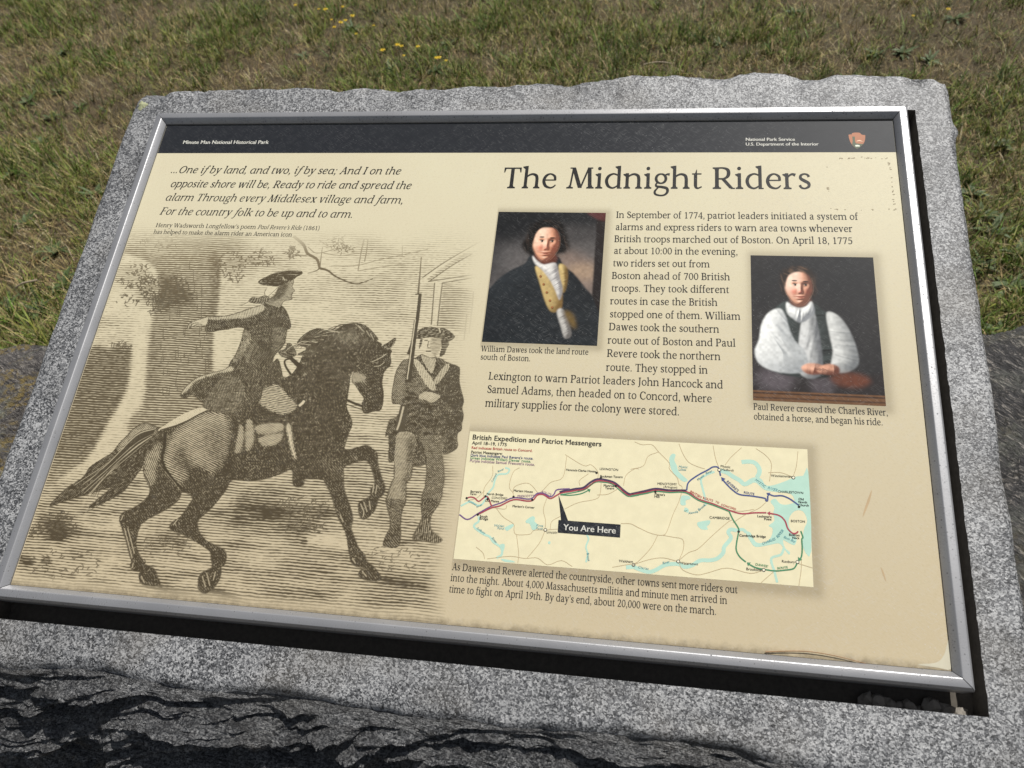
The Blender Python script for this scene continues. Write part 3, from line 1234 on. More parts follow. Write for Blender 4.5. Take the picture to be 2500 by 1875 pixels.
# the sheet itself, with the soft printed halos round the pictures
pxs = np.linspace(0.0004, PW - 0.0004, 452)
pys = np.linspace(0.0004, PH - 0.0004, 300)
PX_, PY_ = np.meshgrid(pxs, pys)
halo = np.zeros_like(PX_)
for kx, wd, sx_, sy_ in (('p1', 0.010, 0.0015, -0.002), ('p2', 0.012, 0.002, -0.003), ('map', 0.012, 0.003, -0.004)):
    x0, x1, y0, y1 = BOX[kx]
    dx = np.maximum(np.maximum(x0 + sx_ - PX_, PX_ - x1 - sx_), 0)
    dy = np.maximum(np.maximum(y0 + sy_ - PY_, PY_ - y1 - sy_ * 0), 0)
    halo = np.maximum(halo, 0.42 * np.exp(-(np.hypot(dx, dy) / (wd * 0.55)) ** 2))
grid_sheet('panel', 0.0004, PW - 0.0004, 0.0004, PH - 0.0004, 452, 300, 0.0, M_PAPER, sign, {'ink': halo})


def quad_sheet(name, x0, x1, y0, y1, z, mat, parent):
    return mesh_np(name, [(x0, y0, z), (x1, y0, z), (x1, y1, z), (x0, y1, z)], [(0, 1, 2, 3)], mat, parent)


hy = (pp(384, 372)[1] + pp(2187, 374)[1]) / 2
header = quad_sheet('header_band', 0.0006, PW - 0.0006, hy, PH - 0.0006, 0.00010, M_BAND, sign)

# ------------------------------------------------------------------ the engraving: tone map of drawn shapes -> hatched ink
EX0, EX1, EY0, EY1, ER = 0.0010, 0.4562, 0.0015, 0.487, 0.00058
ENX, ENY = int((EX1 - EX0) / ER), int((EY1 - EY0) / ER)
exs = np.linspace(EX0, EX1, ENX)
eys = np.linspace(EY0, EY1, ENY)
EX, EY = np.meshgrid(exs, eys)
q_ = np.einsum('ij,jhw->ihw', HM, np.stack([EX / PW, EY / PH, np.ones_like(EX)]))
EU, EV = q_[0] / q_[2], q_[1] / q_[2]          # photograph coordinates of every sample, only used to lay tones out

FR = {'A': (0, 550, 3.6867), 'B': (400, 620, 5.53), 'C': (600, 750, 5.53), 'D': (100, 950, 3.6867), 'E': (400, 900, 3.6867),
      'F': (0, 1200, 3.6867), 'G': (700, 1050, 3.6867), 'H': (860, 780, 5.184), 'I': (600, 560, 3.6867)}


def zz(s):
    """'A 10,20 30,40 D 5,6' -> panel points; letters name the enlargement the points were read from"""
    out, f = [], None
    for t in s.split():
        if t in FR:
            f = FR[t]
        else:
            x, y = t.split(',')
            out.append(pp(f[0] + float(x) / f[2], f[1] + float(y) / f[2]))
    return np.array(out)


def raster(poly, xs, ys):
    """coverage mask of a polygon on a regular grid, 2x2 supersampled"""
    ny, nx = len(ys), len(xs)
    dx, dy = xs[1] - xs[0], ys[1] - ys[0]
    x2 = xs[0] + (np.arange(nx * 2) - 0.5) * dx / 2
    y2 = ys[0] + (np.arange(ny * 2) - 0.5) * dy / 2
    j0 = max(0, np.searchsorted(y2, poly[:, 1].min()))
    j1 = min(ny * 2, np.searchsorted(y2, poly[:, 1].max()))
    cnt = np.zeros((ny * 2, nx * 2 + 1), np.int16)
    a, b = poly, np.roll(poly, -1, 0)
    for (ax, ay), (bx, by) in zip(a, b):
        if ay == by:
            continue
        lo, hi = min(ay, by), max(ay, by)
        r0, r1 = np.searchsorted(y2, lo), np.searchsorted(y2, hi)
        if r1 <= r0:
            continue
        r = np.arange(r0, r1)
        xi = ax + (y2[r] - ay) * (bx - ax) / (by - ay)
        np.add.at(cnt, (r, np.searchsorted(x2, xi)), 1)
    m = np.zeros((ny, nx), np.float32)
    if j1 > j0:
        j0 -= j0 % 2
        j1 += j1 % 2
        par = (np.cumsum(cnt[j0:j1, :-1], 1) % 2).astype(np.float32)
        m[j0 // 2:j1 // 2] = par.reshape((j1 - j0) // 2, 2, nx, 2).mean((1, 3))
    return m


def blur(m, r):
    for ax in (0, 1):
        for _ in range(3):
            kx = max(1, int(r))
            c = np.cumsum(np.concatenate([np.repeat(np.take(m, [0], ax), kx + 1, ax), m, np.repeat(np.take(m, [-1], ax), kx, ax)], ax), ax)
            n = m.shape[ax]
            hi = np.take(c, range(2 * kx + 1, 2 * kx + 1 + n), ax)
            lo = np.take(c, range(0, n), ax)
            m = ((hi - lo) / (2 * kx + 1)).astype(np.float32)
    return m


T = np.full(EX.shape, 0.20, np.float32)       # tone
ANG = np.zeros(EX.shape, np.float32)          # direction of the cut lines
PER = np.full(EX.shape, 0.0029, np.float32)   # their spacing
LIFT = np.full(EX.shape, 0.55, np.float32)    # 0 = near-black ink, 1 = pale brown ink
FIG = np.zeros(EX.shape, np.float32)


def emask(s, smooth=True, soft=0):
    p = zz(s)
    if smooth:
        p = cat(p, 5, True)
    m = raster(p, exs, eys)
    return blur(m, soft) if soft else m


def tone(s, t, ang=None, per=None, lift=None, soft=0, smooth=True, a=1.0, fig=False, mode='set'):
    global T, ANG, PER, LIFT, FIG
    m = emask(s, smooth, soft) * a
    if mode == 'set':
        T = T * (1 - m) + t * m
    else:
        T = np.clip(T + t * m, 0, 1)
    h = m > 0.5
    if ang is not None:
        ANG[h] = ang
    if per is not None:
        PER[h] = per
    if lift is not None:
        LIFT = LIFT * (1 - m) + lift * m
    if fig:
        FIG = np.maximum(FIG, m)


def line(s, w, t=1.0, lift=0.3, smooth=True):
    """a drawn stroke; w in metres (start, end)"""
    global T, LIFT
    p = zz(s)
    if smooth and len(p) > 2:
        p = cat(p, 5)
    ww = np.linspace(w[0], w[1], len(p))[:, None] if isinstance(w, tuple) else np.full((len(p), 1), w)
    A, B = ribbon(np.concatenate([p, ww], 1))
    m = raster(np.concatenate([A, B[::-1]]), exs, eys)
    STROKE.append((m, t, lift))


STROKE = []
_r = random.Random(8)
en1 = vnoise(T.shape, (24, 9), 3)
en2 = vnoise(T.shape, (70, 26), 4)
T += 0.26 * (en1 - 0.5) + 0.14 * (en2 - 0.5)

# background: sky, tree, hill, ground
GRD = sm(1000, 1130, EV + 0.10 * (EU - 600))
T = T * (1 - GRD) + (0.40 + 0.44 * (vnoise(T.shape, (60, 14), 9) - 0.5) + 0.20 * (vnoise(T.shape, (160, 40), 10) - 0.5)) * GRD
LIFT = LIFT * (1 - GRD) + 0.20 * GRD
tone('A 1110,215 1250,195 1400,255 1650,250 1950,230 1985,480 1960,760 1925,960 1915,1300 1915,1659 1850,1800 1200,1900 1200,1659 1290,1500 1300,1400 1330,1000 1370,760 1440,600 1420,440 1340,340 1200,280 1080,280', 0.63, lift=0.45, soft=2)
tone('A 1150,190 1300,60 1500,-40 2000,-40 2200,100 2100,260 1900,280 1500,290 1250,250', 0.50, lift=0.75, soft=12, a=0.9)
tone('A 1880,260 1975,260 1985,480 1960,760 1925,960 1915,1400 1860,1400 1870,900 1900,500', 0.12, soft=3, mode='add')
for i in range(60):
    xx, yy = 1420 + 470 * _r.random(), 300 + 1200 * _r.random()
    line(f'A {xx:.0f},{yy:.0f} {xx + _r.uniform(-8, 8):.0f},{yy + _r.uniform(30, 110):.0f}', (0.0006, 0.0012), 0.9, 0.3)
tone('A 1500,300 1900,260 1950,480 1900,900 1870,1400 1600,1659 1480,1400 1520,800', 0.02, soft=14, mode='add')
tone('A 1100,285 1200,285 1320,345 1400,440 1400,520 1250,560 1220,700 1180,900 880,1000 980,700', 0.10, soft=3)
tone('A 900,850 1050,830 1180,850 1160,900 1000,930 860,960', 0.30, soft=10, mode='add')
tone('A 1240,690 1370,770 1345,1000 1310,1300 1285,1600 D 760,300 700,500 560,620 430,720 480,560 650,240 760,0 A 1180,1150 1190,950', 0.10, lift=0.5, soft=4)
tone('A 1330,900 1330,1300 1300,1560 1350,1659 1420,1300 1400,900', 0.12, soft=8, mode='add')
tone('A 820,1100 1000,1110 1170,1080 1178,1250 1150,1450 1050,1659 D 640,240 520,470 400,640 320,700 30,880 -60,700 100,300 300,0', 0.80, lift=0.35, soft=3)
tone('D 100,700 380,640 300,800 200,900 20,960 0,880', -0.22, soft=14, mode='add')
tone('A 1000,380 1250,350 1400,470 1500,440 1750,640 1650,720 1450,760 1300,720 1200,600 1050,540', 0.30, soft=8, mode='add')
tone('B 650,0 1100,0 1450,60 1300,200 1000,330 800,300 750,120', 0.22, soft=14, mode='add')
tone('A 1250,110 1600,60 2212,60 2212,260 1900,230 1500,250', 0.14, soft=14, mode='add')
tone('I 1130,120 1400,140 1650,100 1640,260 1300,280 1100,300', 0.06, soft=8, mode='add')
tone('I 1000,430 1500,470 1350,720 1100,700 900,520', 0.12, soft=16, mode='add')
# house on the right
tone('I 1590,435 2110,100 2140,140 1960,250 1650,470', 0.06, soft=1)
tone('I 1640,440 1950,225 2040,215 1850,330 1700,440', 0.42, soft=1)
tone('I 1640,470 2110,400 2110,425 1770,480', 0.06, soft=1)
tone('I 1780,480 2050,555 2040,700 1985,940 1730,860 1750,700', 0.52, soft=2, smooth=False, lift=0.6)
tone('I 1700,480 1765,480 1725,860 1670,860', 0.12, soft=1, smooth=False)
for s in ('I 1590,435 1800,290 2110,110', 'I 1650,470 1850,330 2040,220', 'I 1640,470 2110,400', 'I 1700,480 1670,860', 'I 1770,480 1745,680 1725,870', 'I 1770,482 2110,425',
          'I 2050,555 2040,680 2010,940', 'I 1990,760 1965,1000'):
    line(s, 0.0014, 0.95, 0.35)
# ground tones
tone('E 700,1130 1000,1110 1450,1180 1540,1320 1300,1480 1600,1500 1250,1560 1000,1480 700,1560 560,1500 640,1300', 0.28, soft=8, mode='add')
tone('E 430,1260 800,1250 1500,1260 1560,1330 1000,1340 450,1340', 0.18, soft=7, mode='add')
tone('E 1260,1510 1600,1500 1660,1600 1500,1640 1300,1560', 0.08, soft=4)
tone('G 190,970 500,960 560,1080 400,1060 240,1010', 0.06, soft=4)
tone('G 600,900 870,1000 1100,1060 1350,1060 1200,1200 900,1180 720,1080', 0.10, soft=14)
tone('G 130,1010 300,1060 560,1100 590,1180 400,1140 180,1060', 0.62, soft=4, lift=0.3)
tone('G 130,1030 130,990 165,960 185,1000 170,1040', 0.8, soft=1)
tone('G 700,1150 900,1220 1200,1320 1300,1400 1160,1400 900,1290 720,1220', 0.58, soft=5, lift=0.3)
tone('G 840,1320 1000,1340 1200,1390 1300,1440 1180,1430 950,1390 840,1365', 0.95, soft=3, lift=0.2)
tone('G -150,1330 200,1350 520,1400 500,1520 150,1480 -150,1450', 0.22, soft=9, mode='add')
tone('F 1330,830 1450,835 1600,900 1680,930 1560,935 1400,880', 0.95, soft=2, lift=0.2)
tone('F 1900,870 2000,890 2150,960 2050,960 1900,920', 0.95, soft=2, lift=0.2)
tone('F 330,230 480,180 640,260 760,320 620,400 540,460 420,400 330,330', 0.32, soft=7, mode='add')
tone('F 420,290 540,290 600,400 520,440 440,360', 0.45, soft=4, mode='add')
tone('F 160,585 230,575 320,630 250,680 170,620', 0.92, soft=2, lift=0.2)
tone('F 375,600 430,590 470,630 420,660 375,640', 0.85, soft=1, lift=0.2)
tone('F 560,740 700,760 650,780', 0.8, soft=2, lift=0.2)
tone('F 1270,380 1700,430 1800,560 1500,560 1350,520', 0.16, soft=9, mode='add')
tone('G 560,330 900,380 850,640 600,560', 0.10, soft=12, mode='add')

# twigs and leaf clusters
line('I 430,60 520,140 555,215 640,270 665,350', (0.0038, 0.0030), 0.95, 0.6)
line('I 665,350 740,372 820,430 990,490 1145,445', (0.0030, 0.0010), 0.98, 0.35)
line('I 665,350 630,375 555,395', (0.0018, 0.0007), 0.95, 0.4)
line('I 668,340 675,280 690,160', (0.0014, 0.0007), 0.9, 0.5)
line('I 560,230 500,238 440,230', (0.0014, 0.0009), 0.9, 0.6)
line('I 560,160 640,215 790,180 830,160', (0.0012, 0.0007), 0.8, 0.7)
line('I 700,215 850,235 985,220', (0.0010, 0.0007), 0.8, 0.7)
line('I 770,330 1000,325 1200,275 1480,215 1640,180', (0.0010, 0.0010), 0.75, 0.7)
line('I 1010,375 1250,335 1440,310', (0.0011, 0.0008), 0.75, 0.65)
line('I 1065,90 1040,200 1010,375', (0.0012, 0.0014), 0.75, 0.7)
line('I 1100,90 1090,180 1070,290', (0.0012, 0.0014), 0.75, 0.7)
line('I 1410,150 1408,250', 0.0009, 0.7, 0.75)
line('I 660,100 740,150 720,120', 0.0009, 0.7, 0.75)
line('B 1480,20 1400,110 1180,135', (0.0009, 0.0012), 0.85, 0.5)
line('B 1130,20 1180,130', 0.0010, 0.8, 0.5)
rs = random.Random(4)


def leaves(frame, cx, cy, rx, ry, n, w=0.0010, lift=0.4, t=0.92, ln=26):
    w, lift = w * 1.35, lift * 0.6
    for _ in range(int(n * 1.4)):
        a = rs.uniform(0, 6.28)
        r = math.sqrt(rs.random())
        x, y = cx + rx * r * math.cos(a), cy + ry * r * math.sin(a)
        b = rs.uniform(0, 6.28)
        m_ = rs.uniform(0.5, 1.2) * ln
        c = b + rs.uniform(-1.2, 1.2)
        line(f'{frame} {x:.1f},{y:.1f} {x + m_ * math.cos(b):.1f},{y + m_ * math.sin(b) * .8:.1f} {x + m_ * math.cos(b) + m_ * .6 * math.cos(c):.1f},{y + m_ * .8 * math.sin(b) + m_ * .5 * math.sin(c):.1f}',
             (w, w * 0.6), t, lift)


leaves('A', 1230, 500, 160, 70, 46)
leaves('A', 1240, 400, 90, 60, 16)
leaves('A', 1150, 670, 110, 50, 16)
leaves('A', 1500, 590, 250, 130, 90, 0.0012, 0.3)
leaves('A', 1400, 690, 90, 110, 26)
leaves('A', 2080, 380, 150, 150, 60, 0.0010, 0.5)
leaves('I', 415, 205, 60, 60, 26, 0.0010, 0.5)
leaves('I', 150, 260, 110, 90, 28, 0.0009, 0.5)
leaves('I', 820, 120, 80, 60, 26, 0.0008, 0.8)
leaves('I', 920, 180, 80, 40, 14, 0.0008, 0.7)
leaves('A', 1450, 140, 200, 70, 30, 0.0008, 0.85)
leaves('F', 520, 300, 170, 120, 60, 0.0010, 0.3)
leaves('F', 320, 340, 70, 60, 18, 0.0010, 0.3)
leaves('F', 560, 640, 400, 130, 30, 0.0009, 0.35, 0.85, 40)
leaves('F', 1500, 480, 250, 90, 24, 0.0008, 0.4, 0.8, 34)
leaves('G', 150, 700, 260, 110, 50, 0.0009, 0.35, 0.85, 34)
leaves('G', 200, 870, 220, 60, 30, 0.0009, 0.35, 0.85, 34)
leaves('G', 900, 1150, 350, 130, 26, 0.0008, 0.4, 0.8, 34)
leaves('A', 1080, 1080, 110, 30, 20, 0.0009, 0.45)

# ---- soldier (drawn before the horse so the horse stays in front)
DK = 0.10
tone('H 640,520 700,500 790,490 880,440 960,475 1100,485 1200,540 1340,590 1365,640 1360,780 1385,900 1415,1030 1395,1120 1412,1220 1392,1320 1385,1400 1335,1450 1335,1560 G 1545,110 1530,170 1450,215 1402,212 1398,120 1250,300 1130,320 970,283 920,280 920,60 H 415,1480 450,1350 480,1270 560,1240 620,1090 510,1060 500,930 530,760 560,640',
     0.90, ang=0.75, per=0.0016, lift=DK, fig=True)
tone('H 560,640 640,520 700,510 690,760 640,1050 520,1050 505,930 535,770', -0.18, soft=3, mode='add')
tone('H 730,540 830,600 950,850 930,1000 740,880', -0.12, soft=3, mode='add')
tone('H 1150,700 1340,650 1370,900 1390,1100 1360,1350 1200,1500 1150,1100', 0.14, soft=8, mode='add')
tone('H 770,530 860,545 1062,850 960,862', 0.30, ang=1.3, per=0.0018)
tone('H 1180,575 1232,600 1085,810 1035,775', 0.42, ang=1.3, per=0.0018)
tone('H 850,960 930,920 1030,930 1115,975 1010,1052 920,1020 850,1010', 0.30, ang=0.6, per=0.0016)
tone('H 870,450 960,470 1060,480 1010,680 930,590', 0.40, ang=1.2, per=0.0016)
tone('H 880,215 1140,215 1135,330 1100,420 1040,470 960,472 905,400 885,300', 0.10, ang=0.0, per=0.0016)
tone('H 1000,240 1135,240 1130,330 1095,420 1040,465 1010,430 985,340', 0.45, soft=1, per=0.0016)
tone('H 858,262 890,250 882,300 866,350 845,362', 0.85, lift=DK)
tone('H 1130,245 1225,300 1195,370 1165,445 1105,465 1130,350', 0.88, lift=DK)
tone('H 812,192 850,132 920,100 1010,95 1100,112 1150,105 1222,140 1280,190 1299,225 1240,272 1180,282 1130,240 1060,228 930,232 850,247 808,235', 0.86, ang=0.1, per=0.0018, lift=DK, fig=True)
line('H 912,264 955,264', 0.0011, 1, 0.1)
line('H 1012,258 1068,262', 0.0011, 1, 0.1)
line('H 968,270 955,350 995,360', 0.0010, 0.9, 0.2)
line('H 930,402 1000,405', 0.0014, 1, 0.1)
line('H 1100,110 1115,170', 0.0010, 0.0, 0.2)
# soldier's legs
tone('G 1000,30 975,160 968,300 965,420 935,500 905,600 905,640 1058,650 1075,480 1115,430 1135,310 1170,120 1120,20', 0.52, ang=1.05, per=0.0015, lift=DK, fig=True)
tone('G 1100,60 1170,120 1130,320 1110,430 1070,500 1060,600 1030,500 1080,350', 0.35, soft=4, mode='add')
tone('G 905,620 1060,630 1062,670 1030,760 1015,880 940,880 932,800 905,690', 0.80, ang=0.9, per=0.0015, lift=DK, fig=True)
tone('G 935,860 1018,870 1018,1010 985,1058 890,1052 865,1030 890,950 930,890', 0.86, ang=0.7, per=0.0019, lift=DK, fig=True)
tone('G 1225,60 1240,200 1262,370 1240,520 1220,640 1370,650 1410,500 1418,410 1402,200 1398,60', 0.78, ang=-1.0, per=0.0015, lift=DK, fig=True)
tone('G 1220,630 1374,640 1310,760 1280,830 1225,820', 0.86, ang=1.4, per=0.0015, lift=DK, fig=True)
tone('G 1225,790 1280,800 1300,900 1390,970 1398,1000 1335,1018 1200,985 1145,992 1140,950 1190,860', 0.78, ang=1.5, per=0.0020, lift=DK, fig=True)
tone('G 1000,1000 1140,985 1200,1000 1020,1040', 0.8, soft=2)
tone('G 1130,310 1250,305 1258,240 1180,120 1150,200', 0.92, lift=DK)
# musket
line('I 1580,250 1568,400 1552,580', (0.0010, 0.0024), 0.9, 0.35)
line('I 1525,585 1580,582', 0.0016, 1, 0.2)
line('I 1570,580 1545,800 1505,1010 C 2200,640', (0.0038, 0.0046), 0.97, 0.08)
line('H 812,0 760,400 706,790', (0.0052, 0.0064), 0.97, 0.06)
line('H 798,0 745,400 695,760', (0.0012, 0.0012), 0.12, 0.2)
line('H 660,1080 630,1240 600,1420', (0.0080, 0.0110), 0.95, 0.1)
line('H 650,1100 600,1300 565,1400', (0.0020, 0.0020), 0.2, 0.2)

# ---- horse
HORSE = ('C 2020,410 2012,480 1960,560 1975,600 1955,640 1965,740 1950,790 1990,808 1930,812 1870,880 1850,960 1845,1050 1862,1150 1856,1280 1820,1390 1720,1412 1620,1435 1575,1395 1568,1300 1590,1230 1530,1140 1480,1060 1440,1010 1428,950 1448,885 '
         '1420,930 1402,1050 1380,1200 1362,1330 1410,1470 E 1692,480 1690,530 1650,620 1632,725 1740,708 1815,690 1880,722 1920,772 1926,860 1960,980 1990,1070 1975,1130 1930,1172 1915,1230 1880,1300 1800,1357 1760,1310 1753,1220 1800,1180 1858,1150 1862,1090 1900,1030 1880,930 1850,850 1800,826 1700,850 1622,888 '
         'G 512,400 515,520 545,620 580,720 594,810 580,880 620,1000 660,1070 702,1120 718,1180 780,1230 852,1330 830,1352 730,1354 650,1312 658,1270 692,1240 618,1222 578,1180 570,1130 552,1060 530,930 470,800 448,740 400,580 340,460 '
         'E 1440,995 1300,990 1262,1000 1258,1045 1218,1065 1165,1040 1160,925 1120,912 1000,968 800,1010 620,1000 560,1090 480,1200 400,1280 322,1350 302,1405 335,1500 420,1570 520,1620 '
         'D 1650,1450 1670,1510 1645,1590 F 1990,660 1988,740 1960,820 1900,890 1840,922 1790,882 1783,800 1820,730 1908,684 1900,600 1885,540 1750,445 1640,382 1550,352 1528,310 1560,270 1640,210 1700,120 D 1365,975 1275,922 1235,1000 1130,1080 1000,1150 905,1215 872,1300 855,1400 885,1490 942,1570 F 1300,600 1312,660 1390,700 1420,780 1442,830 1400,852 1300,842 1253,800 1255,740 1270,712 1200,712 1175,670 1180,630 1165,560 1138,450 1092,320 1073,250 1110,190 1200,150 1300,80 D 978,930 975,870 930,770 923,650 975,540 1060,470 1080,400 1070,360 1200,275 1330,205 1440,165 1520,190 '
         'C 250,1000 560,930 640,880 720,760 780,640 900,560 1100,420 1250,320 1400,270 1560,290 1690,360 1760,440 1830,490 1900,490')
tone(HORSE, 0.965, ang=0.7, per=0.0019, lift=DK, fig=True)
# tail and mane
tone('D 1070,360 1000,320 930,303 850,345 780,410 700,490 640,570 560,620 440,700 380,790 250,880 160,960 78,1052 200,1010 400,950 625,888 500,1000 425,1072 560,1030 340,1140 700,950 800,850 900,720 950,620 1000,530 1080,470 1150,430', 0.93, ang=-0.75, per=0.0017, lift=DK, fig=True)
tone('D 1000,330 930,312 850,352 770,430 690,520 720,560 820,470 930,400 1040,400', -0.40, soft=2, mode='add')
for i in range(34):
    a = i / 33
    line(f'D {1040 - 60 * a:.0f},{345 + 110 * a:.0f} {860 - 30 * a:.0f},{400 + 180 * a:.0f} {640 - 60 * a + rs.uniform(-20, 20):.0f},{640 + 150 * a:.0f} {330 + 150 * a + rs.uniform(-60, 60):.0f},{860 + 120 * a + rs.uniform(-20, 20):.0f}',
         (0.0008, 0.0005), rs.choice([0.2, 0.98, 0.98]), 0.1)
tone('C 690,490 800,360 950,290 1100,312 1180,335 1320,240 1480,212 1620,250 1740,360 1790,440 1700,420 1500,340 1250,420 1100,560 900,640 700,640 820,560', 0.90, ang=0.3, per=0.0014, lift=DK, fig=True)
for i in range(34):
    a = i / 33
    x0, y0 = 1500 - 620 * a, 250 + 260 * a
    line(f'C {x0:.0f},{y0:.0f} {x0 - 190 + rs.uniform(-20, 20):.0f},{y0 + rs.uniform(-40, 20):.0f} {x0 - 360 + rs.uniform(-40, 30):.0f},{y0 + 90 + rs.uniform(-40, 60):.0f}', (0.0007, 0.0004), rs.choice([0.98, 0.98, 0.98, 0.2]), 0.1)
for i in range(14):
    a = i / 13
    line(f'C {1480 + 240 * a:.0f},{225 + 150 * a:.0f} {1560 + 200 * a:.0f},{300 + 170 * a:.0f}', (0.0007, 0.0005), rs.choice([0.1, 0.95]), 0.15)
line('C 1880,470 1840,520', 0.0016, 0.1, 0.2)
line('C 2010,460 1960,550 1900,560', (0.0007, 0.0012), 0.5, 0.2)
tone('C 1830,470 1890,440 1860,500', 0.25, soft=1)
# modelling of the horse
tone('D 1120,560 1160,440 1300,300 1490,205 1680,240 1690,560 1560,760 1400,700 1260,860 1150,740 1105,650', 0.52, ang=0.35, per=0.0020, soft=5)
tone('D 1200,540 1290,510 1340,640 1420,760 1330,780 1220,700', 0.36, soft=7, mode='add')
tone('D 1440,380 1600,330 1690,420 1680,740 1560,720 1480,560', 0.20, soft=10, mode='add')
tone('D 1110,640 1150,700 1240,850 1180,800 1110,720', -0.22, soft=4, mode='add')
tone('D 930,660 980,560 1060,480 1080,560 1040,700 1030,820 980,880 940,780', 0.60, ang=0.9, per=0.0019, soft=2)
tone('D 1062,362 1200,270 1330,200 1450,162 1510,188 1400,240 1270,300 1100,370', 0.05, lift=0.2)
line('D 1070,372 1270,310 1400,240 1500,192', 0.0016, 1.0, 0.1)
line('D 1120,400 1110,520 1092,640 1150,760 1270,900', (0.0040, 0.0020), 1.0, 0.05)
tone('C 130,1190 380,1045 480,1080 560,1180 690,1330 560,1440 380,1420 200,1300', 0.50, ang=0.12, per=0.0019, soft=1)
tone('E 640,740 690,500 720,560 700,735', 0.50, ang=0.8, per=0.0019, soft=1)
tone('E 745,470 790,470 815,620 775,735 735,700', 0.50, ang=0.8, per=0.0019, soft=1)
tone('E 830,515 1050,490 1065,560 870,590', 0.45, ang=0.5, per=0.0019, soft=1)
tone('E 860,620 1066,580 1050,650 980,690 890,690', 0.42, ang=-0.5, per=0.0019, soft=1)
tone('E 1104,512 1140,512 1160,650 1192,800 1170,800 1130,680', 0.18, ang=1.5, per=0.0018, soft=1)
tone('C 450,700 545,690 522,765 555,850 602,910 510,945 480,820', 0.12, lift=0.5)
line('C 620,690 530,720 540,800 610,910', (0.0020, 0.0026), 1.0, 0.1)
line('C 600,680 760,830', (0.0040, 0.0060), 1.0, 0.1)
tone('C 440,720 480,830 500,940 460,900', 0.45, soft=1)
tone('C 1440,890 1500,880 1620,930 1600,1010 1500,1010 1440,1040 1425,960', 0.50, ang=-0.5, per=0.0014, soft=2)
tone('C 1250,370 1420,350 1600,380 1650,470 1450,480 1280,520', -0.20, soft=6, mode='add')
line('C 1700,740 1810,690 1900,630', 0.0009, 0.25, 0.1)
line('C 1730,800 1810,790 1875,740', 0.0008, 0.25, 0.1)
line('C 1350,1245 1470,1300 1580,1340', (0.0026, 0.0030), 1.0, 0.1)
line('C 1360,1310 1470,1350 1590,1390', (0.0012, 0.0012), 1.0, 0.1)
line('C 720,1335 770,1290 790,1260', 0.0030, 0.02, 0.1)
tone('E 1420,780 1540,850 1610,880 1560,960 1400,850', -0.16, soft=5, mode='add')
tone('C 1100,700 1400,900 1380,1200 1300,1000 1050,800', -0.06, soft=8, mode='add')
for s in ('E 1770,1215 1800,1290 1790,1340', 'E 1800,1200 1830,1290', 'E 1850,1190 1860,1270', 'E 1890,1040 1880,1120', 'E 1920,1050 1905,1130',
          'F 1820,760 1850,860', 'F 1860,730 1890,850', 'F 1940,720 1920,800', 'F 1270,760 1300,820', 'F 1200,640 1190,690', 'F 1120,330 1190,600', 'F 1150,330 1210,560',
          'G 590,1150 620,1200', 'G 680,1270 720,1320', 'G 480,760 510,830', 'F 1110,210 1090,260', 'F 1560,300 1600,250'):
    line(s, 0.0009, 0.2, 0.1)

# ---- rider
tone('B 1350,650 1300,690 1150,740 1000,790 850,830 620,848 598,860 560,1030 620,1052 720,1040 850,1020 1070,992 1060,1100 1020,1230 960,1370 900,1450 E 560,0 420,40 300,80 200,160 150,235 190,268 260,235 330,292 360,315 350,335 420,380 600,420 760,400 C 200,1250 250,1100 480,960 500,930 440,700 370,740 B 1500,1370 1600,1262 1640,1180 1660,1040 1702,1010 1718,960 1690,850 1650,760 1580,690 1480,690',
     0.90, ang=0.7, per=0.0018, lift=DK, fig=True)
tone('B 1330,680 1150,745 1000,795 850,835 625,855 640,885 850,880 1000,870 1150,850 1350,760', 0.36, ang=1.2, per=0.0018, soft=1)
tone('B 1080,1030 1065,1150 1010,1290 920,1450 1000,1440 1130,1250 1180,1080', 0.70, ang=1.35, per=0.0016, soft=1)
tone('B 1180,1100 1250,1180 1220,1400 1100,1500 1080,1300', -0.12, soft=6, mode='add')
tone('B 1480,1000 1640,1000 1630,1150 1500,1340 1450,1420 1470,1260', 0.78, ang=1.0, per=0.0016, soft=2)
tone('E 150,232 200,158 300,78 420,38 600,-20 620,20 500,40 380,80 280,120 210,200', 0.30, ang=0.9, per=0.0018, soft=1)
tone('E 360,318 480,130 560,60 700,120 720,300 600,400 420,375', 0.80, ang=1.1, per=0.0016, soft=1)
tone('B 1740,345 1750,400 1737,440 1770,500 1742,522 1736,545 1726,562 1734,600 1715,622 1620,642 1590,695 1540,720 1440,690 1360,645 1500,560 1560,430', 0.58, ang=-0.35, per=0.0016, lift=DK, fig=True)
tone('B 1560,430 1680,410 1640,520 1560,600 1420,650 1480,560', 0.30, soft=2, mode='add')
tone('B 1385,470 1450,440 1540,445 1500,520 1400,582 1365,552', 0.03, lift=0.3)
tone('B 1370,560 1430,600 1380,660 1250,672 1160,652 1150,622 1200,582 1270,592', 0.78, ang=0.2, per=0.0012, lift=DK, fig=True)
line('B 1150,640 1080,680 1010,692', 0.0007, 0.9, 0.2)
line('B 1385,470 1360,520 1368,560', 0.0008, 1, 0.2)
line('B 1400,580 1490,500 1540,450', 0.0007, 0.9, 0.2)
tone('B 1275,385 1300,350 1400,300 1520,245 1680,220 1830,225 1872,245 1862,275 1800,308 1745,350 1640,402 1540,437 1420,430 1320,415', 0.97, lift=0.05, fig=True)
line('B 1605,310 1635,360', 0.0010, 0.2, 0.1)
line('B 1450,270 1680,222 1850,235', 0.0006, 0.3, 0.1)
tone('B 320,1020 330,960 400,900 500,880 590,845 600,870 560,965 440,985 370,980', 0.22, ang=0.4, per=0.0014, lift=0.2, fig=True)
line('B 318,1020 340,950 430,900 590,850', 0.0009, 0.9, 0.15)
line('B 350,985 400,940 470,930', 0.0009, 0.9, 0.15)
line('B 390,985 450,950 520,955', 0.0009, 0.9, 0.15)
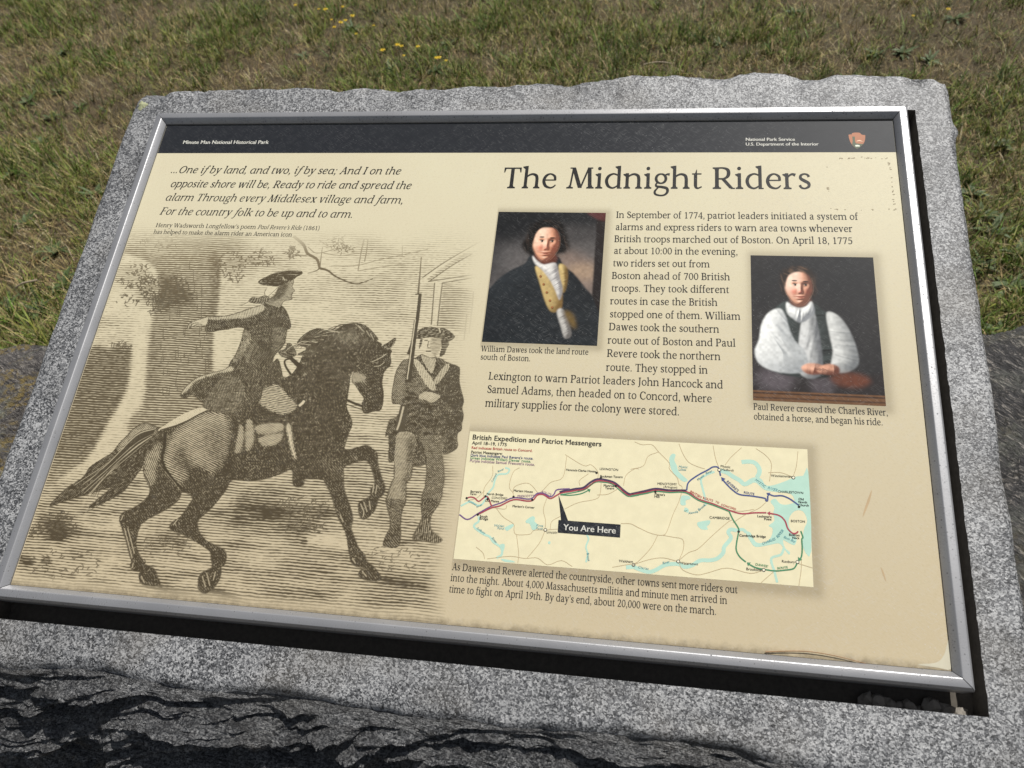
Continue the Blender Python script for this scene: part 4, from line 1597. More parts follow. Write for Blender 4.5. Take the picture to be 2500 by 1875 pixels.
line('B 330,1015 390,980 560,970', 0.0009, 0.9, 0.15)
tone('C 530,560 560,490 610,490 640,530 680,600 680,650 640,670 560,690 480,660 440,600', 0.86, ang=0.9, per=0.0014, lift=DK, fig=True)

# cut lines
s_ = EX * np.sin(ANG) + EY * np.cos(ANG)
wob = 0.0016 * (vnoise(T.shape, (30, 14), 21) - 0.5) + 0.0007 * (vnoise(T.shape, (110, 60), 22) - 0.5)
tri = np.abs(2 * ((s_ + wob) / PER % 1.0) - 1)
grain = vnoise(T.shape, (400, 150), 31) - 0.5
thr = np.clip(T, 0, 1) * 1.12 - 0.06
ink = sm(-0.22, 0.22, thr - tri + 0.30 * grain)
# white-line flecks in the solid darks
fl = vnoise(T.shape, (430, 420), 41)
fl2 = vnoise(T.shape, (18, 18), 42)
ink *= 1 - 0.42 * sm(0.84 - 0.08 * fl2, 0.94 - 0.08 * fl2, fl) * (FIG > 0.5)
# thin dark outlines on the figures
gxy = np.hypot(*np.gradient(blur(FIG, 1)))
ink = np.maximum(ink, 0.75 * sm(0.10, 0.22, gxy) * (T > 0.3))
for m, t, lf_ in STROKE:
    ink = ink * (1 - m) + t * m
    LIFT = LIFT * (1 - m) + lf_ * m
# the print fades into the sheet along its top, right and bottom
fade = sm(535, 625, EV + 26 * (vnoise(T.shape, (12, 12), 51) - 0.5) - 0.02 * (EU - 500))
fade *= 1 - 0.22 * sm(1010, 1110, EU) * sm(900, 700, EV)
rt = 1185 - 0.10 * np.clip(EV - 560, 0, 900) + 40 * (vnoise(T.shape, (14, 10), 52) - 0.5)
fade *= 1 - sm(rt - 70, rt, EU)
fade *= 1 - 0.75 * sm(0.016, 0.002, EY) * np.ones_like(EX)
fade = np.maximum(np.clip(fade, 0, 1), FIG * 0.97 * sm(0.003, 0.010, EY))
INK = (ink * (0.97 - 0.08 * LIFT) * fade).astype(np.float32)
LIFT = np.clip(LIFT + 0.5 * (1 - sm(600, 760, EV)), 0, 1)
grid_sheet('engraving', EX0, EX1, EY0, EY1, ENX, ENY, 0.00010, M_ENGRAVE, sign, {'ink': INK, 'lift': LIFT})

# ------------------------------------------------------------------ the two painted portraits (plain generic sitters)
class Paint:
    def __init__(s, box, res=0.0005):
        s.x0, s.x1, s.y0, s.y1 = box
        s.nx, s.ny = int((s.x1 - s.x0) / res), int((s.y1 - s.y0) / res)
        s.xs, s.ys = np.linspace(0, 1, s.nx), np.linspace(0, 1, s.ny)
        s.X, s.Y = np.meshgrid(s.xs, 1 - s.ys)          # v runs down the picture
        s.I = np.zeros((s.ny, s.nx, 3), np.float32)

    def fill(s, pts, col, soft=0, a=1.0, smooth=True):
        p = np.array([[float(t) for t in q.split(',')] for q in pts.split()])
        p[:, 1] = 1 - p[:, 1]
        if smooth:
            p = cat(p, 5, True)
        m = raster(p, s.xs, s.ys)
        if soft > 1:
            m = blur(m, max(1, round(soft * 0.55)))
        m = (m * a)[..., None]
        s.I = s.I * (1 - m) + np.array(lin(*col), np.float32) * m

    def blob(s, x, y, rx, ry, col, soft=2, a=1.0, rot=0.0):
        t = np.linspace(0, 2 * np.pi, 24)[:-1]
        c, w = rx * np.cos(t), ry * np.sin(t)
        q = ' '.join(f'{x + i * math.cos(rot) - j * math.sin(rot):.4f},{y + i * math.sin(rot) + j * math.cos(rot):.4f}' for i, j in zip(c, w))
        s.fill(q, col, soft, a, False)

    def grad(s, f, c0, c1):
        f = np.clip(f, 0, 1)[..., None]
        s.I = (np.array(lin(*c0)) * (1 - f) + np.array(lin(*c1)) * f).astype(np.float32)

    def build(s, name, parent, seed):
        s.I *= (0.86 + 0.28 * vnoise(s.I.shape[:2], (60, 46), seed))[..., None]
        return grid_sheet(name, s.x0, s.x1, s.y0, s.y1, s.nx, s.ny, 0.00010, M_PHOTO, parent, {'Col': np.clip(s.I, 0, 1)})


LDIR = np.array([-0.58, -0.42, 0.70])


def shade_of(Hh, amp):
    gy_, gx_ = np.gradient(Hh)
    nx_, ny_, nz_ = -gx_ * amp, gy_ * amp, np.ones_like(Hh)
    return (nx_ * LDIR[0] + ny_ * LDIR[1] + nz_ * LDIR[2]) / np.sqrt(nx_ ** 2 + ny_ ** 2 + nz_ ** 2)


def pmask(P, pts, soft=0):
    p = np.array([[float(t) for t in q.split(',')] for q in pts.split()])
    p[:, 1] = 1 - p[:, 1]
    m = raster(cat(p, 5, True), P.xs, P.ys)
    return blur(m, soft) if soft else m


def cloth(P, pts, dark, light, ang, freq, seed, depth=0.55, rnd=14):
    """a painted garment: rounded form with folds running at an angle"""
    m = pmask(P, pts, 1)
    body = blur(m, rnd)
    c, s = math.cos(ang), math.sin(ang)
    u = (P.X * c + P.Y * s * 1.36) * freq
    v = (-P.X * s + P.Y * c * 1.36) * freq * 0.22
    f = 1 - np.abs(fbm(u + 0.8 * fbm(u * .4, v * .8, seed, 2), v, seed + .5, 3)) * 2
    Hh = body * 26 + depth * 9 * f * body
    t = np.clip(shade_of(Hh, 0.9) * 1.05 - 0.08, 0, 1)
    t = (t ** 1.3)[..., None]
    col = np.array(lin(*dark)) * (1 - t) + np.array(lin(*light)) * t
    m = m[..., None]
    P.I = (P.I * (1 - m) + col * m).astype(np.float32)


def face(P, x, y, r, ry, turn, sh, mid, hi, red, hair, seed):
    u = (P.X - x) / r
    v = (P.Y - y) / ry
    w = u - turn * 0.35 * np.sqrt(np.clip(1 - v * v, 0, 1))
    jaw = 1 - 0.22 * sm(0.1, 1.0, v)
    inside = (u / jaw) ** 2 + np.abs(v) ** 2.1
    z = np.sqrt(np.clip(1 - inside, 0, 1))
    g = lambda a, b, sa, sb: np.exp(-((w - a) / sa) ** 2 - ((v - b) / sb) ** 2)
    z = z + 0.30 * np.exp(-(w / 0.13) ** 2) * sm(-0.32, 0.26, v) * (1 - sm(0.28, 0.40, v)) + 0.10 * g(-.12, .28, .08, .08) + 0.10 * g(.12, .28, .08, .08)
    z = z + 0.07 * np.exp(-((v + .30) / .10) ** 2) * np.exp(-(w / .7) ** 4) - 0.20 * g(-.38, -.12, .22, .13) - 0.20 * g(.38, -.12, .22, .13)
    z = z + 0.09 * g(-.38, -.11, .13, .07) + 0.09 * g(.38, -.11, .13, .07)
    z = z + 0.07 * g(-.48, .22, .24, .22) + 0.07 * g(.48, .22, .24, .22)
    z = z + 0.09 * g(0, .50, .30, .045) - 0.08 * g(0, .56, .34, .018) + 0.10 * g(0, .62, .24, .05) - 0.06 * g(0, .72, .25, .05) + 0.12 * g(0, .86, .24, .12)
    t = np.clip(shade_of(z * r * P.nx, 1.0) * 1.15 - 0.10, 0, 1)[..., None]
    c = np.where(t < .5, np.array(lin(*sh)) * (1 - 2 * t) + np.array(lin(*mid)) * 2 * t, np.array(lin(*mid)) * (2 - 2 * t) + np.array(lin(*hi)) * (2 * t - 1))
    rd_ = np.clip(0.75 * g(-.45, .26, .26, .2) + 0.5 * g(.5, .26, .26, .2) + 0.6 * g(0, .26, .14, .10) + 0.95 * g(0, .55, .26, .07), 0, .85)[..., None]
    c = c * (1 - rd_) + np.array(lin(*red)) * (0.35 + 0.75 * t) * rd_
    hr = np.array(lin(*hair))
    for sx in (-1, 1):
        e = g(sx * .38, -.12, .15, .050)[..., None]
        c = c * (1 - .75 * sm(.35, .6, e)) + np.array(lin(176, 164, 150)) * (0.35 + 0.6 * t) * .75 * sm(.35, .6, e)
        for m_, k_ in ((g(sx * .38 + .03, -.12, .085, .065), .95), (g(sx * .38, -.18, .20, .032), .9), (g(sx * .40, -.33 + .02 * sx, .24, .050), .85), (g(sx * .38, -.055, .15, .018), .35)):
            q = (k_ * sm(.3, .7, m_))[..., None]
            c = c * (1 - q) + hr * q
    q = (.8 * sm(.3, .8, g(0, .555, .26, .026)))[..., None]
    c = c * (1 - q) + np.array(lin(92, 40, 32)) * q
    m = sm(1.03, 0.95, inside)[..., None]
    m = blur(m[..., 0], 1)[..., None]
    P.I = (P.I * (1 - m) + c * m).astype(np.float32)


def hairs(P, pts, dark, light, ang, seed, soft=2):
    m = pmask(P, pts, soft)
    c, s = math.cos(ang), math.sin(ang)
    f = fbm((P.X * c + P.Y * s) * 14, (-P.X * s + P.Y * c) * 75, seed, 3) * .5 + .5
    f = (sm(.45, .9, f) * .8)[..., None]
    col = np.array(lin(*dark)) * (1 - f) + np.array(lin(*light)) * f
    m = m[..., None]
    P.I = (P.I * (1 - m) + col * m).astype(np.float32)


# first picture: a gentleman in a dark coat and buff waistcoat before a cloudy sky
P = Paint(BOX['p1'])
P.grad(0.15 + 0.85 * np.clip(P.Y * 1.5 - 0.2 + (P.X - .5) * .5 + 0.5 * fbm(P.X * 3, P.Y * 5, 2.2, 3), 0, 1), (30, 31, 33), (112, 106, 102))
P.fill('.55,.30 .95,.40 .95,.62 .60,.56', (140, 118, 104), 18, .6)
P.fill('.70,.42 .92,.41 .92,.52 .72,.50', (176, 148, 118), 14, .55)
P.fill('.05,.30 .30,.26 .30,.45 .05,.50', (104, 100, 98), 20, .5)
P.fill('0,0 1,0 1,.10 .6,.12 0,.22', (22, 24, 26), 18, .85)
P.fill('.92,-.1 1.1,-.1 1.1,1.1 .93,1.1', (34, 28, 26), 2, 1, False)
P.fill('.82,-.02 1.05,-.02 1.05,.06 .92,.05', (90, 44, 42), 4, .8)
hairs(P, '.27,.30 .25,.25 .29,.21 .30,.12 .38,.075 .50,.06 .61,.09 .66,.18 .69,.25 .68,.30 .62,.33 .40,.36 .31,.33', (20, 17, 15), (62, 50, 42), 1.2, 3.1, 3)
cloth(P, '.36,.34 .58,.34 .66,.43 .74,.47 .86,.58 .96,.70 1.05,1.08 -.08,1.08 -.05,.72 .05,.56 .17,.47 .30,.41', (10, 12, 14), (46, 50, 53), 1.9, 7, 4.4, .6, 22)
cloth(P, '.40,.43 .50,.46 .62,.46 .66,.60 .67,.74 .59,.77 .53,.71 .46,.57', (120, 94, 54), (206, 180, 120), 1.2, 7, 7.1, .15, 9)
cloth(P, '.61,.42 .69,.44 .70,.57 .665,.62', (110, 86, 46), (214, 188, 126), 1.2, 12, 8.1, .4, 6)
P.fill('.38,.34 .58,.34 .56,.42 .44,.42', (96, 50, 36), 4, .9)
face(P, .478, .250, .122, .142, .10, (126, 78, 60), (212, 152, 120), (244, 206, 178), (206, 110, 84), (26, 18, 15), 1.0)
hairs(P, '.345,.25 .335,.15 .41,.075 .53,.065 .61,.11 .635,.24 .605,.17 .565,.135 .50,.125 .42,.13 .375,.165 .36,.22', (18, 15, 13), (64, 52, 44), .3, 5.1, 1)
cloth(P, '.365,.35 .41,.385 .475,.415 .56,.40 .595,.42 .635,.52 .665,.60 .645,.68 .60,.61 .54,.53 .46,.455 .39,.405', (140, 136, 134), (236, 232, 224), .9, 14, 9.3, .4, 6)
cloth(P, '.63,.765 .68,.745 .735,.82 .775,.93 .72,.955 .68,.88', (104, 100, 96), (196, 192, 184), 1.0, 14, 2.3, .4, 6)
P.fill('.69,.76 .77,.78 .81,.88 .76,.86', (120, 96, 50), 6, .75)
for bx, by in ((.455, .505), (.49, .565), (.525, .625), (.56, .685), (.585, .735)):
    P.blob(bx + .003, by + .003, .012, .010, (84, 54, 30), 1, .8)
    P.blob(bx, by, .010, .008, (150, 96, 56), 0)
P.build('portrait', sign, 61)['label'] = 'printed portrait of a man in dark coat, buff waistcoat and white cravat'

# second picture: a workman in a full white shirt and dark waistcoat seated at a table
P = Paint(BOX['p2'])
P.grad(P.Y * 0.6 + (1 - P.X) * 0.3 + .4 * fbm(P.X * 3, P.Y * 3, 1.1, 3), (22, 23, 26), (50, 47, 46))
P.fill('-.1,.80 1.1,.80 1.1,1.1 -.1,1.1', (36, 31, 31), 3, 1, False)
P.fill('.05,.81 .30,.81 .28,.92 .08,.92', (96, 88, 92), 12, .75)
P.fill('.46,.84 .62,.84 .60,.93 .46,.93', (90, 82, 86), 9, .6)
P.fill('-.1,.935 1.1,.935 1.1,1.1 -.1,1.1', (104, 72, 46), 1, 1, False)
P.fill('-.1,.945 1.1,.945 1.1,.955 -.1,.955', (54, 36, 26), 1, .9, False)
P.fill('-.1,.975 1.1,.975 1.1,.985 -.1,.985', (66, 44, 30), 1, .8, False)
hairs(P, '.245,.24 .245,.13 .32,.085 .43,.08 .51,.12 .525,.22 .50,.29 .29,.30', (34, 24, 19), (104, 80, 62), 1.3, 6.1, 3)
cloth(P, '.27,.33 .48,.33 .58,.39 .67,.46 .72,.80 .14,.80 .15,.46', (12, 15, 15), (64, 72, 70), 1.5, 9, 3.4, .7, 18)
cloth(P, '.41,.42 .51,.42 .54,.80 .36,.80', (100, 102, 104), (212, 212, 208), .1, 10, 5.7, .4, 9)
cloth(P, '.23,.38 .14,.41 .08,.49 .055,.60 .02,.68 .06,.765 .20,.812 .38,.81 .435,.77 .41,.66 .34,.60 .30,.52 .275,.44', (112, 118, 122), (248, 248, 242), 2.5, 8, 8.8, .55, 18)
cloth(P, '.60,.40 .69,.42 .765,.51 .815,.64 .815,.745 .71,.80 .61,.775 .63,.66 .61,.54', (84, 88, 92), (220, 220, 214), 1.75, 8, 1.8, .55, 16)
P.fill('.60,.83 .70,.80 .84,.81 .90,.85 .80,.89 .66,.88', (112, 58, 34), 8, .7)
cloth(P, '.38,.775 .44,.745 .53,.752 .575,.785 .52,.815 .42,.815', (110, 62, 46), (226, 172, 144), .1, 16, 2.6, .5, 6)
cloth(P, '.67,.765 .61,.745 .53,.762 .50,.795 .56,.815 .66,.81', (100, 56, 42), (214, 158, 130), 3.0, 16, 3.6, .5, 6)
for t in (.485, .515, .545):
    P.fill(f'{t},.775 {t + .04},.788 {t + .042},.793 {t - .002},.781', (110, 64, 48), 1, .7)
P.fill('.32,.30 .47,.30 .46,.39 .33,.39', (104, 62, 48), 4, .9)
face(P, .388, .225, .112, .130, .30, (112, 70, 54), (208, 154, 126), (246, 212, 188), (206, 104, 82), (38, 27, 22), 2.0)
hairs(P, '.272,.23 .268,.13 .33,.085 .43,.078 .495,.115 .505,.20 .48,.145 .43,.12 .37,.118 .315,.14 .29,.18', (36, 26, 20), (110, 84, 64), .35, 7.1, 1)
cloth(P, '.285,.335 .335,.36 .385,.372 .44,.36 .485,.325 .505,.40 .445,.455 .385,.475 .325,.445 .285,.405', (130, 132, 134), (248, 248, 242), .3, 22, 4.9, .7, 6)
P.build('portrait', sign, 62)['label'] = 'printed portrait of a seated man in a full white shirt'

# ------------------------------------------------------------------ the map
mx0, mx1, my0, my1 = BOX['map']
M_MAP = print_mat('map_print', color=lin(220, 211, 176), scratch=0.25)
mapo = quad_sheet('map', mx0, mx1, my0, my1, 0.00010, M_MAP, sign)
MF = {'m': (1100, 1040, 4.8087), 'n': (1540, 1060, 4.2532)}


def mm(s):
    out, f = [], None
    for t in s.split():
        if t in MF:
            f = MF[t]
        else:
            x, y = t.split(',')
            out.append(pp(f[0] + float(x) / f[2], f[1] + float(y) / f[2]))
    p = np.array(out)
    p[:, 0] = np.clip(p[:, 0], mx0, mx1)
    p[:, 1] = np.clip(p[:, 1], my0, my1)
    return p


class Lines:
    def __init__(s):
        s.V, s.F, s.z = [], [], 0

    def add(s, pts, w, z, smooth=True):
        p = mm(pts) if isinstance(pts, str) else np.array(pts)
        if smooth and len(p) > 2:
            p = cat(p, 4)
        A, B = ribbon(np.concatenate([p, np.full((len(p), 1), w)], 1))
        b, n = len(s.V), len(p)
        s.z += 0.000001
        s.V += [(x, y, z + s.z) for x, y in A] + [(x, y, z + s.z) for x, y in B]
        s.F += [(b + i, b + n + i, b + n + i + 1, b + i + 1) for i in range(n - 1)]

    def poly(s, pts, z, smooth=True):
        p = mm(pts) if isinstance(pts, str) else np.array(pts)
        if smooth:
            p = cat(p, 3, True)
        ar = np.sum(p[:, 0] * np.roll(p[:, 1], -1) - np.roll(p[:, 0], -1) * p[:, 1])
        if ar < 0:
            p = p[::-1]
        b = len(s.V)
        s.z += 0.000001
        s.V += [(x, y, z + s.z) for x, y in p]
        s.F.append(tuple(range(b, b + len(p))))

    def disc(s, c, r, z, n=14):
        x, y = mm(c)[0]
        s.poly([(x + r * math.cos(i / n * 6.2832), y + r * math.sin(i / n * 6.2832)) for i in range(n)], z, False)

    def build(s, name, mat, parent):
        return mesh_np(name, s.V, s.F, mat, parent)


ZW, ZR, ZT, ZL = 0.00016, 0.00021, 0.00028, 0.00034
M_WATER = print_mat('map_water_print', color=lin(176, 208, 190), scratch=0.2)
class Water:
    n = 0

    def add(s, pts, w, z):
        L = Lines()
        Water.n += 1
        L.add(pts, w, z + Water.n * 1e-6)
        L.build('map_water', M_WATER, mapo)

    def poly(s, pts, z):
        L = Lines()
        Water.n += 1
        L.poly(pts, z + Water.n * 1e-6)
        L.build('map_water', M_WATER, mapo)


wt = Water()
wt.poly('n 400,250 430,205 465,215 452,270 480,330 492,380 540,430 592,480 552,495 500,460 440,400 410,330', ZW)
wt.poly('n 1190,500 1250,458 1310,448 1360,470 1400,530 1480,530 1600,490 1720,440 1790,432 1845,392 1875,1215 1790,1180 1795,1000 1832,900 1785,800 1700,800 1645,870 1642,950 1672,1010 1722,1080 1702,1150 1640,1130 1582,1100 1600,1180 1652,1225 1640,1250 1590,1190 1540,1135 1440,1150 1300,1172 1240,1112 1195,1022 1240,1020 1300,1122 1400,1122 1460,1060 1472,980 1432,950 1490,900 1480,820 1490,760 1450,700 1500,670 1550,722 1620,732 1700,702 1660,622 1520,602 1400,582 1340,540 1290,502 1200,522', ZW)
for s in ('n 1150,290 1230,285 1290,300 1330,350 1335,400 1310,450', 'n 920,375 1000,400 1060,440 1130,480 1180,520 1250,490'):
    wt.add(s, 0.0042, ZW)
wt.add('n 1100,1000 1040,990 1012,1020 1040,1080 970,1170 960,1230 900,1290 820,1310 720,1312 640,1360 560,1378 500,1350 400,1350 330,1370 260,1410 180,1430 60,1392 m 2150,1655 2060,1660', 0.0036, ZW)
wt.add('n 1100,1000 1160,990 1200,1020', 0.003, ZW)
wt.add('n 1590,1180 1560,1250 1470,1280 1460,1330 1490,1420 1520,1540', 0.0022, ZW)
wt.add('n 870,390 790,420 730,470 745,560 765,640 780,740', 0.0020, ZW)
wt.poly('n 530,640 600,640 620,670 570,690 570,735 520,735 515,690', ZW)
wt.poly('n 690,920 740,905 820,895 820,930 790,960 800,990 740,990 700,960', ZW)
wt.add('n 555,780 580,790 575,810', 0.004, ZW)
wt.poly('m 640,1190 730,1150 736,1180 670,1230 642,1216', ZW)
wt.poly('m 885,1110 960,1060 992,1080 986,1120 1022,1160 1002,1210 960,1220 930,1150 890,1140', ZW)
wt.poly('m 570,1400 630,1385 632,1440 605,1500 590,1450', ZW)
wt.add('m 330,1060 330,1120 280,1160 290,1200 390,1270 460,1300 500,1360 560,1400 600,1440 600,1510 540,1550', 0.0022, ZW)
wt.add('m 640,490 690,510 660,560 560,570 520,640 500,720 450,780 420,840 370,920 310,930 230,890 120,940', 0.0018, ZW)
wt.poly('m 590,1560 700,1575 760,1600 640,1595', ZW)
wt.add('m 1600,1280 1620,1330 1590,1420 1610,1500 1590,1600', 0.0016, ZW)
wt.poly('m 1145,1360 1172,1355 1170,1385 1148,1385', ZW)
rd = Lines()
for s in ('m 1365,350 1320,600 1180,660 1090,750 1040,790', 'm 1345,335 1560,465 1650,455 1730,540 1730,610', 'm 1520,700 1515,640 1620,560', 'm 1770,650 1755,800 1700,860 1500,900 1340,975', 'm 2030,700 2060,580 2160,505 2212,505',
          'm 740,790 690,710 735,545 810,490', 'm 740,840 740,730 830,680 930,680 1030,790', 'm 495,465 490,590 400,720 385,830', 'm 540,970 620,1070 740,1150 745,1220 775,1275 930,1270 980,1225 1110,1220 1260,1210',
          'm 775,1275 800,1500 790,1610', 'm 1130,850 1090,980 1115,1110 1110,1220', 'm 1110,1230 1040,1380 900,1550', 'm 430,1560 700,1530 870,1555 1020,1550 1140,1630 1300,1580 1430,1650', 'm 300,1420 380,1490 400,1560', 'm 1170,1210 1190,1120 1290,1060',
          'm 2000,1145 2120,1150 2212,1200', 'm 1900,1659 2120,1620', 'm 1720,810 1850,800 1960,740', 'm 500,960 640,975 660,930', 'm 400,760 300,850 160,880',
          'n 40,80 120,110 220,110 290,185 400,300 400,360 480,450 500,520 535,560 500,700 440,830 380,1000 330,1050 210,1030 100,980 0,930', 'n 290,185 180,230 130,330 0,365', 'n 500,100 540,200 600,290 700,340 770,360',
          'n 855,120 880,250 915,350', 'n 980,320 1040,240 1150,140', 'n 1300,150 1400,220 1460,310 1440,490', 'n 1430,400 1560,400 1690,450', 'n 1690,430 1720,330 1735,180',
          'n 280,1050 210,1180 90,1310 40,1345', 'n 330,1050 440,1070 540,1095 545,1200 500,1310', 'n 500,1310 600,1230 700,1190 850,1050 1000,920 1050,890', 'n 40,1350 200,1300 340,1285 480,1320',
          'n 500,1330 540,1410 680,1460 800,1440 1000,1390 1240,1445 1380,1410', 'n 1060,920 1200,830 1330,770 1400,710', 'n 1020,790 1150,800 1280,780', 'n 1350,1545 1480,1430', 'n 1770,1270 1770,1400 1745,1580', 'n 1730,1340 1890,1390'):
    rd.add(s, 0.0005, ZR)
rd.build('map_road', print_mat('map_road_print', color=lin(182, 163, 128), scratch=0.2), mapo)


def route(name, col, segs, arrows=()):
    L = Lines()
    for s, w in segs:
        L.add(s, w, ZT)
    for tip, back in arrows:
        a, b = mm(tip)[0], mm(back)[0]
        d = (a - b) / np.linalg.norm(a - b)
        nrm = np.array([-d[1], d[0]])
        L.poly([a, b + nrm * 0.0022, b - nrm * 0.0022], ZT, False)
    return L.build(name, flat_ink(name + '_print', *col), mapo)


route('route_line', (160, 70, 82), (('m 320,1040 480,962 580,938 740,866 900,882 970,870 1020,812 1090,806 1170,852 1240,818 1300,786 1400,770 1480,755 1570,742 1660,680 1710,648 1790,646 1890,668 1960,706 2040,778 2105,816 2212,806', 0.0014),
                                   ('n 0,630 140,604 260,582 400,594 575,596 700,672 850,722 1020,790 1150,826 1280,817 1408,816', 0.0014), ('n 1440,822 1540,845 1600,900 1630,980 1680,1030 1722,1026 1736,1008', 0.0014),
                                   ('m 190,850 230,835 280,845 330,885 380,850 420,825 450,855 465,900 485,945', 0.0013)), (('n 1415,818', 'n 1445,823'),))['label'] = 'red route line printed on the map'
route('route_line', (112, 84, 128), (('m 104,1040 200,1098 320,1030 470,946 600,900 740,842 900,858 960,846 1015,794 1090,790 1170,830 1215,802 1240,755 1300,742 1400,738', 0.0013),))['label'] = 'purple route line printed on the map'
route('route_line', (74, 58, 84), (('m 1280,778 1340,760 1400,752 1470,738 1560,724 1640,664 1710,628 1790,628 1900,655 1960,692 2040,762 2110,802 2212,794', 0.0020), ('n 0,622 140,592 260,567 390,582 575,585', 0.0020)))['label'] = 'dark purple route line printed on the map'
route('route_line', (70, 82, 128), (('n 580,585 600,500 700,425 800,372 850,342 900,342 918,370 932,434', 0.0014), ('n 946,462 1000,525 1060,582 1130,627 1250,642 1390,666 1402,690 1420,690 1422,640', 0.0014), ('n 1430,622 1490,642 1570,640 1650,672 1742,738', 0.0014)),
      (('n 938,446', 'n 965,478'), ('n 1408,612', 'n 1440,628')))['label'] = 'blue route line printed on the map'
route('route_line', (72, 132, 96), (('m 1290,806 1390,792 1560,754 1640,700 1705,660 1790,660 1900,684 2030,792 2100,828 2212,812', 0.0010), ('m 1290,808 1400,814 1530,796 1630,750', 0.0011), ('n 0,642 150,618 260,594 400,606 570,608 700,686 850,736 1015,800', 0.0012),
                                    ('n 1020,800 1060,885 1115,972 1120,1012 1100,1122 1095,1202 1130,1272 1195,1328', 0.0013), ('n 1225,1350 1300,1387 1400,1407 1500,1420 1600,1412 1690,1396 1728,1340', 0.0013), ('n 1745,1310 1772,1270 1780,1180 1775,1092 1787,1072 1765,1006', 0.0013)),
      (('m 1645,745', 'm 1618,760'), ('n 1205,1332', 'n 1232,1352'), ('n 1738,1320', 'n 1758,1290')))['label'] = 'green route line printed on the map'
M_TOWN = flat_ink('town_marker_print', 232, 226, 200)
for c in ('m 1113,1220', 'm 2148,1632', 'n 492,1322', 'n 1380,1410', 'n 1730,1328', 'n 918,372', 'n 1688,452', 'n 28,1357'):
    tw = Lines()
    tw.disc(c, 0.0017, ZL)
    tw.build('town_marker', M_TEXT, mapo)
    tw = Lines()
    tw.disc(c, 0.0011, ZL + 0.00004)
    tw.build('town_marker', M_TOWN, mapo)
for c in ('m 1715,550', 'm 1765,610', 'm 1940,706', 'm 740,832', 'm 960,868', 'm 190,848', 'm 410,826', 'm 438,856', 'm 320,1040', 'n 255,598', 'n 1746,756', 'n 1120,1012'):
    tk = Lines()
    tk.disc(c, 0.0012, ZL)
    tk.build('place_dot', M_TEXT, mapo)
co = Lines()
co.poly('m 1268,1104 1997,1158 1990,1310 1258,1252', ZL, False)
co.poly('m 1268,810 1380,1112 1298,1108', ZL, False)
call = co.build('callout', M_BAND, mapo)


def mp(s):
    f, c = s.split()
    x, y = c.split(',')
    f = MF[f]
    return (f[0] + float(x) / f[2], f[1] + float(y) / f[2])


def letter_set(name, mat, items, z=ZL + 0.00006):
    for it in items:
        L = Letters()
        t, a, b = it[:3]
        L.sans(t, mp(a), mp(b), z, *(it[3:] or (0.0,)))
        o = L.build(name, mat, mapo)


BD = 0.018
letter_set('place_name', M_TEXT, [
    ('British Expedition and Patriot Messengers', 'm 260,158', 'm 1770,240', BD), ('April 18\u201319, 1775', 'm 252,215', 'm 658,238', BD), ('Patriot Messengers:', 'm 242,320', 'm 607,340', BD),
    ('Barrett\u2019s', 'm 235,780', 'm 360,788', BD), ('Farm', 'm 232,808', 'm 303,813', BD), ('North Bridge', 'm 425,808', 'm 620,820', BD), ('CONCORD', 'm 482,852', 'm 665,864'),
    ('Old Manse', 'm 405,888', 'm 568,898', BD), ('South', 'm 343,1072', 'm 433,1078', BD), ('Bridge', 'm 340,1100', 'm 440,1106', BD), ('Meriam House', 'm 742,770', 'm 965,785', BD),
    ('Meriam\u2019s Corner', 'm 728,952', 'm 985,970', BD), ('Hancock-Clarke House', 'm 1357,525', 'm 1703,545', BD), ('LEXINGTON', 'm 1752,515', 'm 1967,528'), ('Buckman Tavern', 'm 1758,602', 'm 2020,612', BD),
    ('Munroe', 'm 1798,710', 'm 1922,718', BD), ('Tavern', 'm 1815,740', 'm 1920,748', BD), ('Lincoln', 'm 1130,1258', 'm 1250,1266'), ('Waltham', 'm 1977,1598', 'm 2140,1608'),
    ('MENOTOMY', 'n 278,525', 'n 480,533'), ('(Arlington)', 'n 340,556', 'n 482,565'), ('Pierce\u2019s', 'n 248,632', 'n 354,642', BD), ('Hill', 'n 247,658', 'n 297,662', BD), ('CAMBRIDGE', 'n 818,876', 'n 1027,888'),
    ('Mystic', 'n 933,345', 'n 1034,354'), ('(Medford)', 'n 932,378', 'n 1068,388'), ('Winnisimmet', 'n 1456,442', 'n 1670,452'), ('CHARLESTOWN', 'n 1528,606', 'n 1790,622'),
    ('Old', 'n 1742,685', 'n 1795,688', BD), ('North', 'n 1742,715', 'n 1830,720', BD), ('Church', 'n 1742,746', 'n 1848,752', BD), ('Lechmere', 'n 1316,862', 'n 1462,870', BD), ('Point', 'n 1386,892', 'n 1462,897', BD),
    ('BOSTON', 'n 1664,912', 'n 1808,920'), ('Boston', 'n 1645,1056', 'n 1752,1062', BD), ('Neck', 'n 1678,1086', 'n 1752,1090', BD), ('Cambridge Bridge', 'n 1128,1062', 'n 1402,1076', BD),
    ('Watertown', 'n 512,1350', 'n 697,1362'), ('Roxbury', 'n 1570,1332', 'n 1705,1340'), ('Brookline', 'n 1200,1412', 'n 1357,1424')])
letter_set('map_lettering', flat_ink('red_lettering', 168, 70, 66), [('Red indicates British route to Concord.', 'm 248,268', 'm 960,305', BD),
           ('BRITISH', 'n 612,606', 'n 728,668', BD), ('ROUTE', 'n 748,672', 'n 852,702', BD), ('TO', 'n 876,708', 'n 914,724', BD), ('CONCORD', 'n 936,740', 'n 1090,790', BD)])
letter_set('map_lettering', flat_ink('blue_lettering', 66, 76, 118), [('Dark blue indicates Paul Revere\u2019s route.', 'm 237,356', 'm 970,396', BD), ('REVERE\u2019S', 'n 992,498', 'n 1108,600', BD), ('ROUTE', 'n 1174,614', 'n 1282,634', BD)])
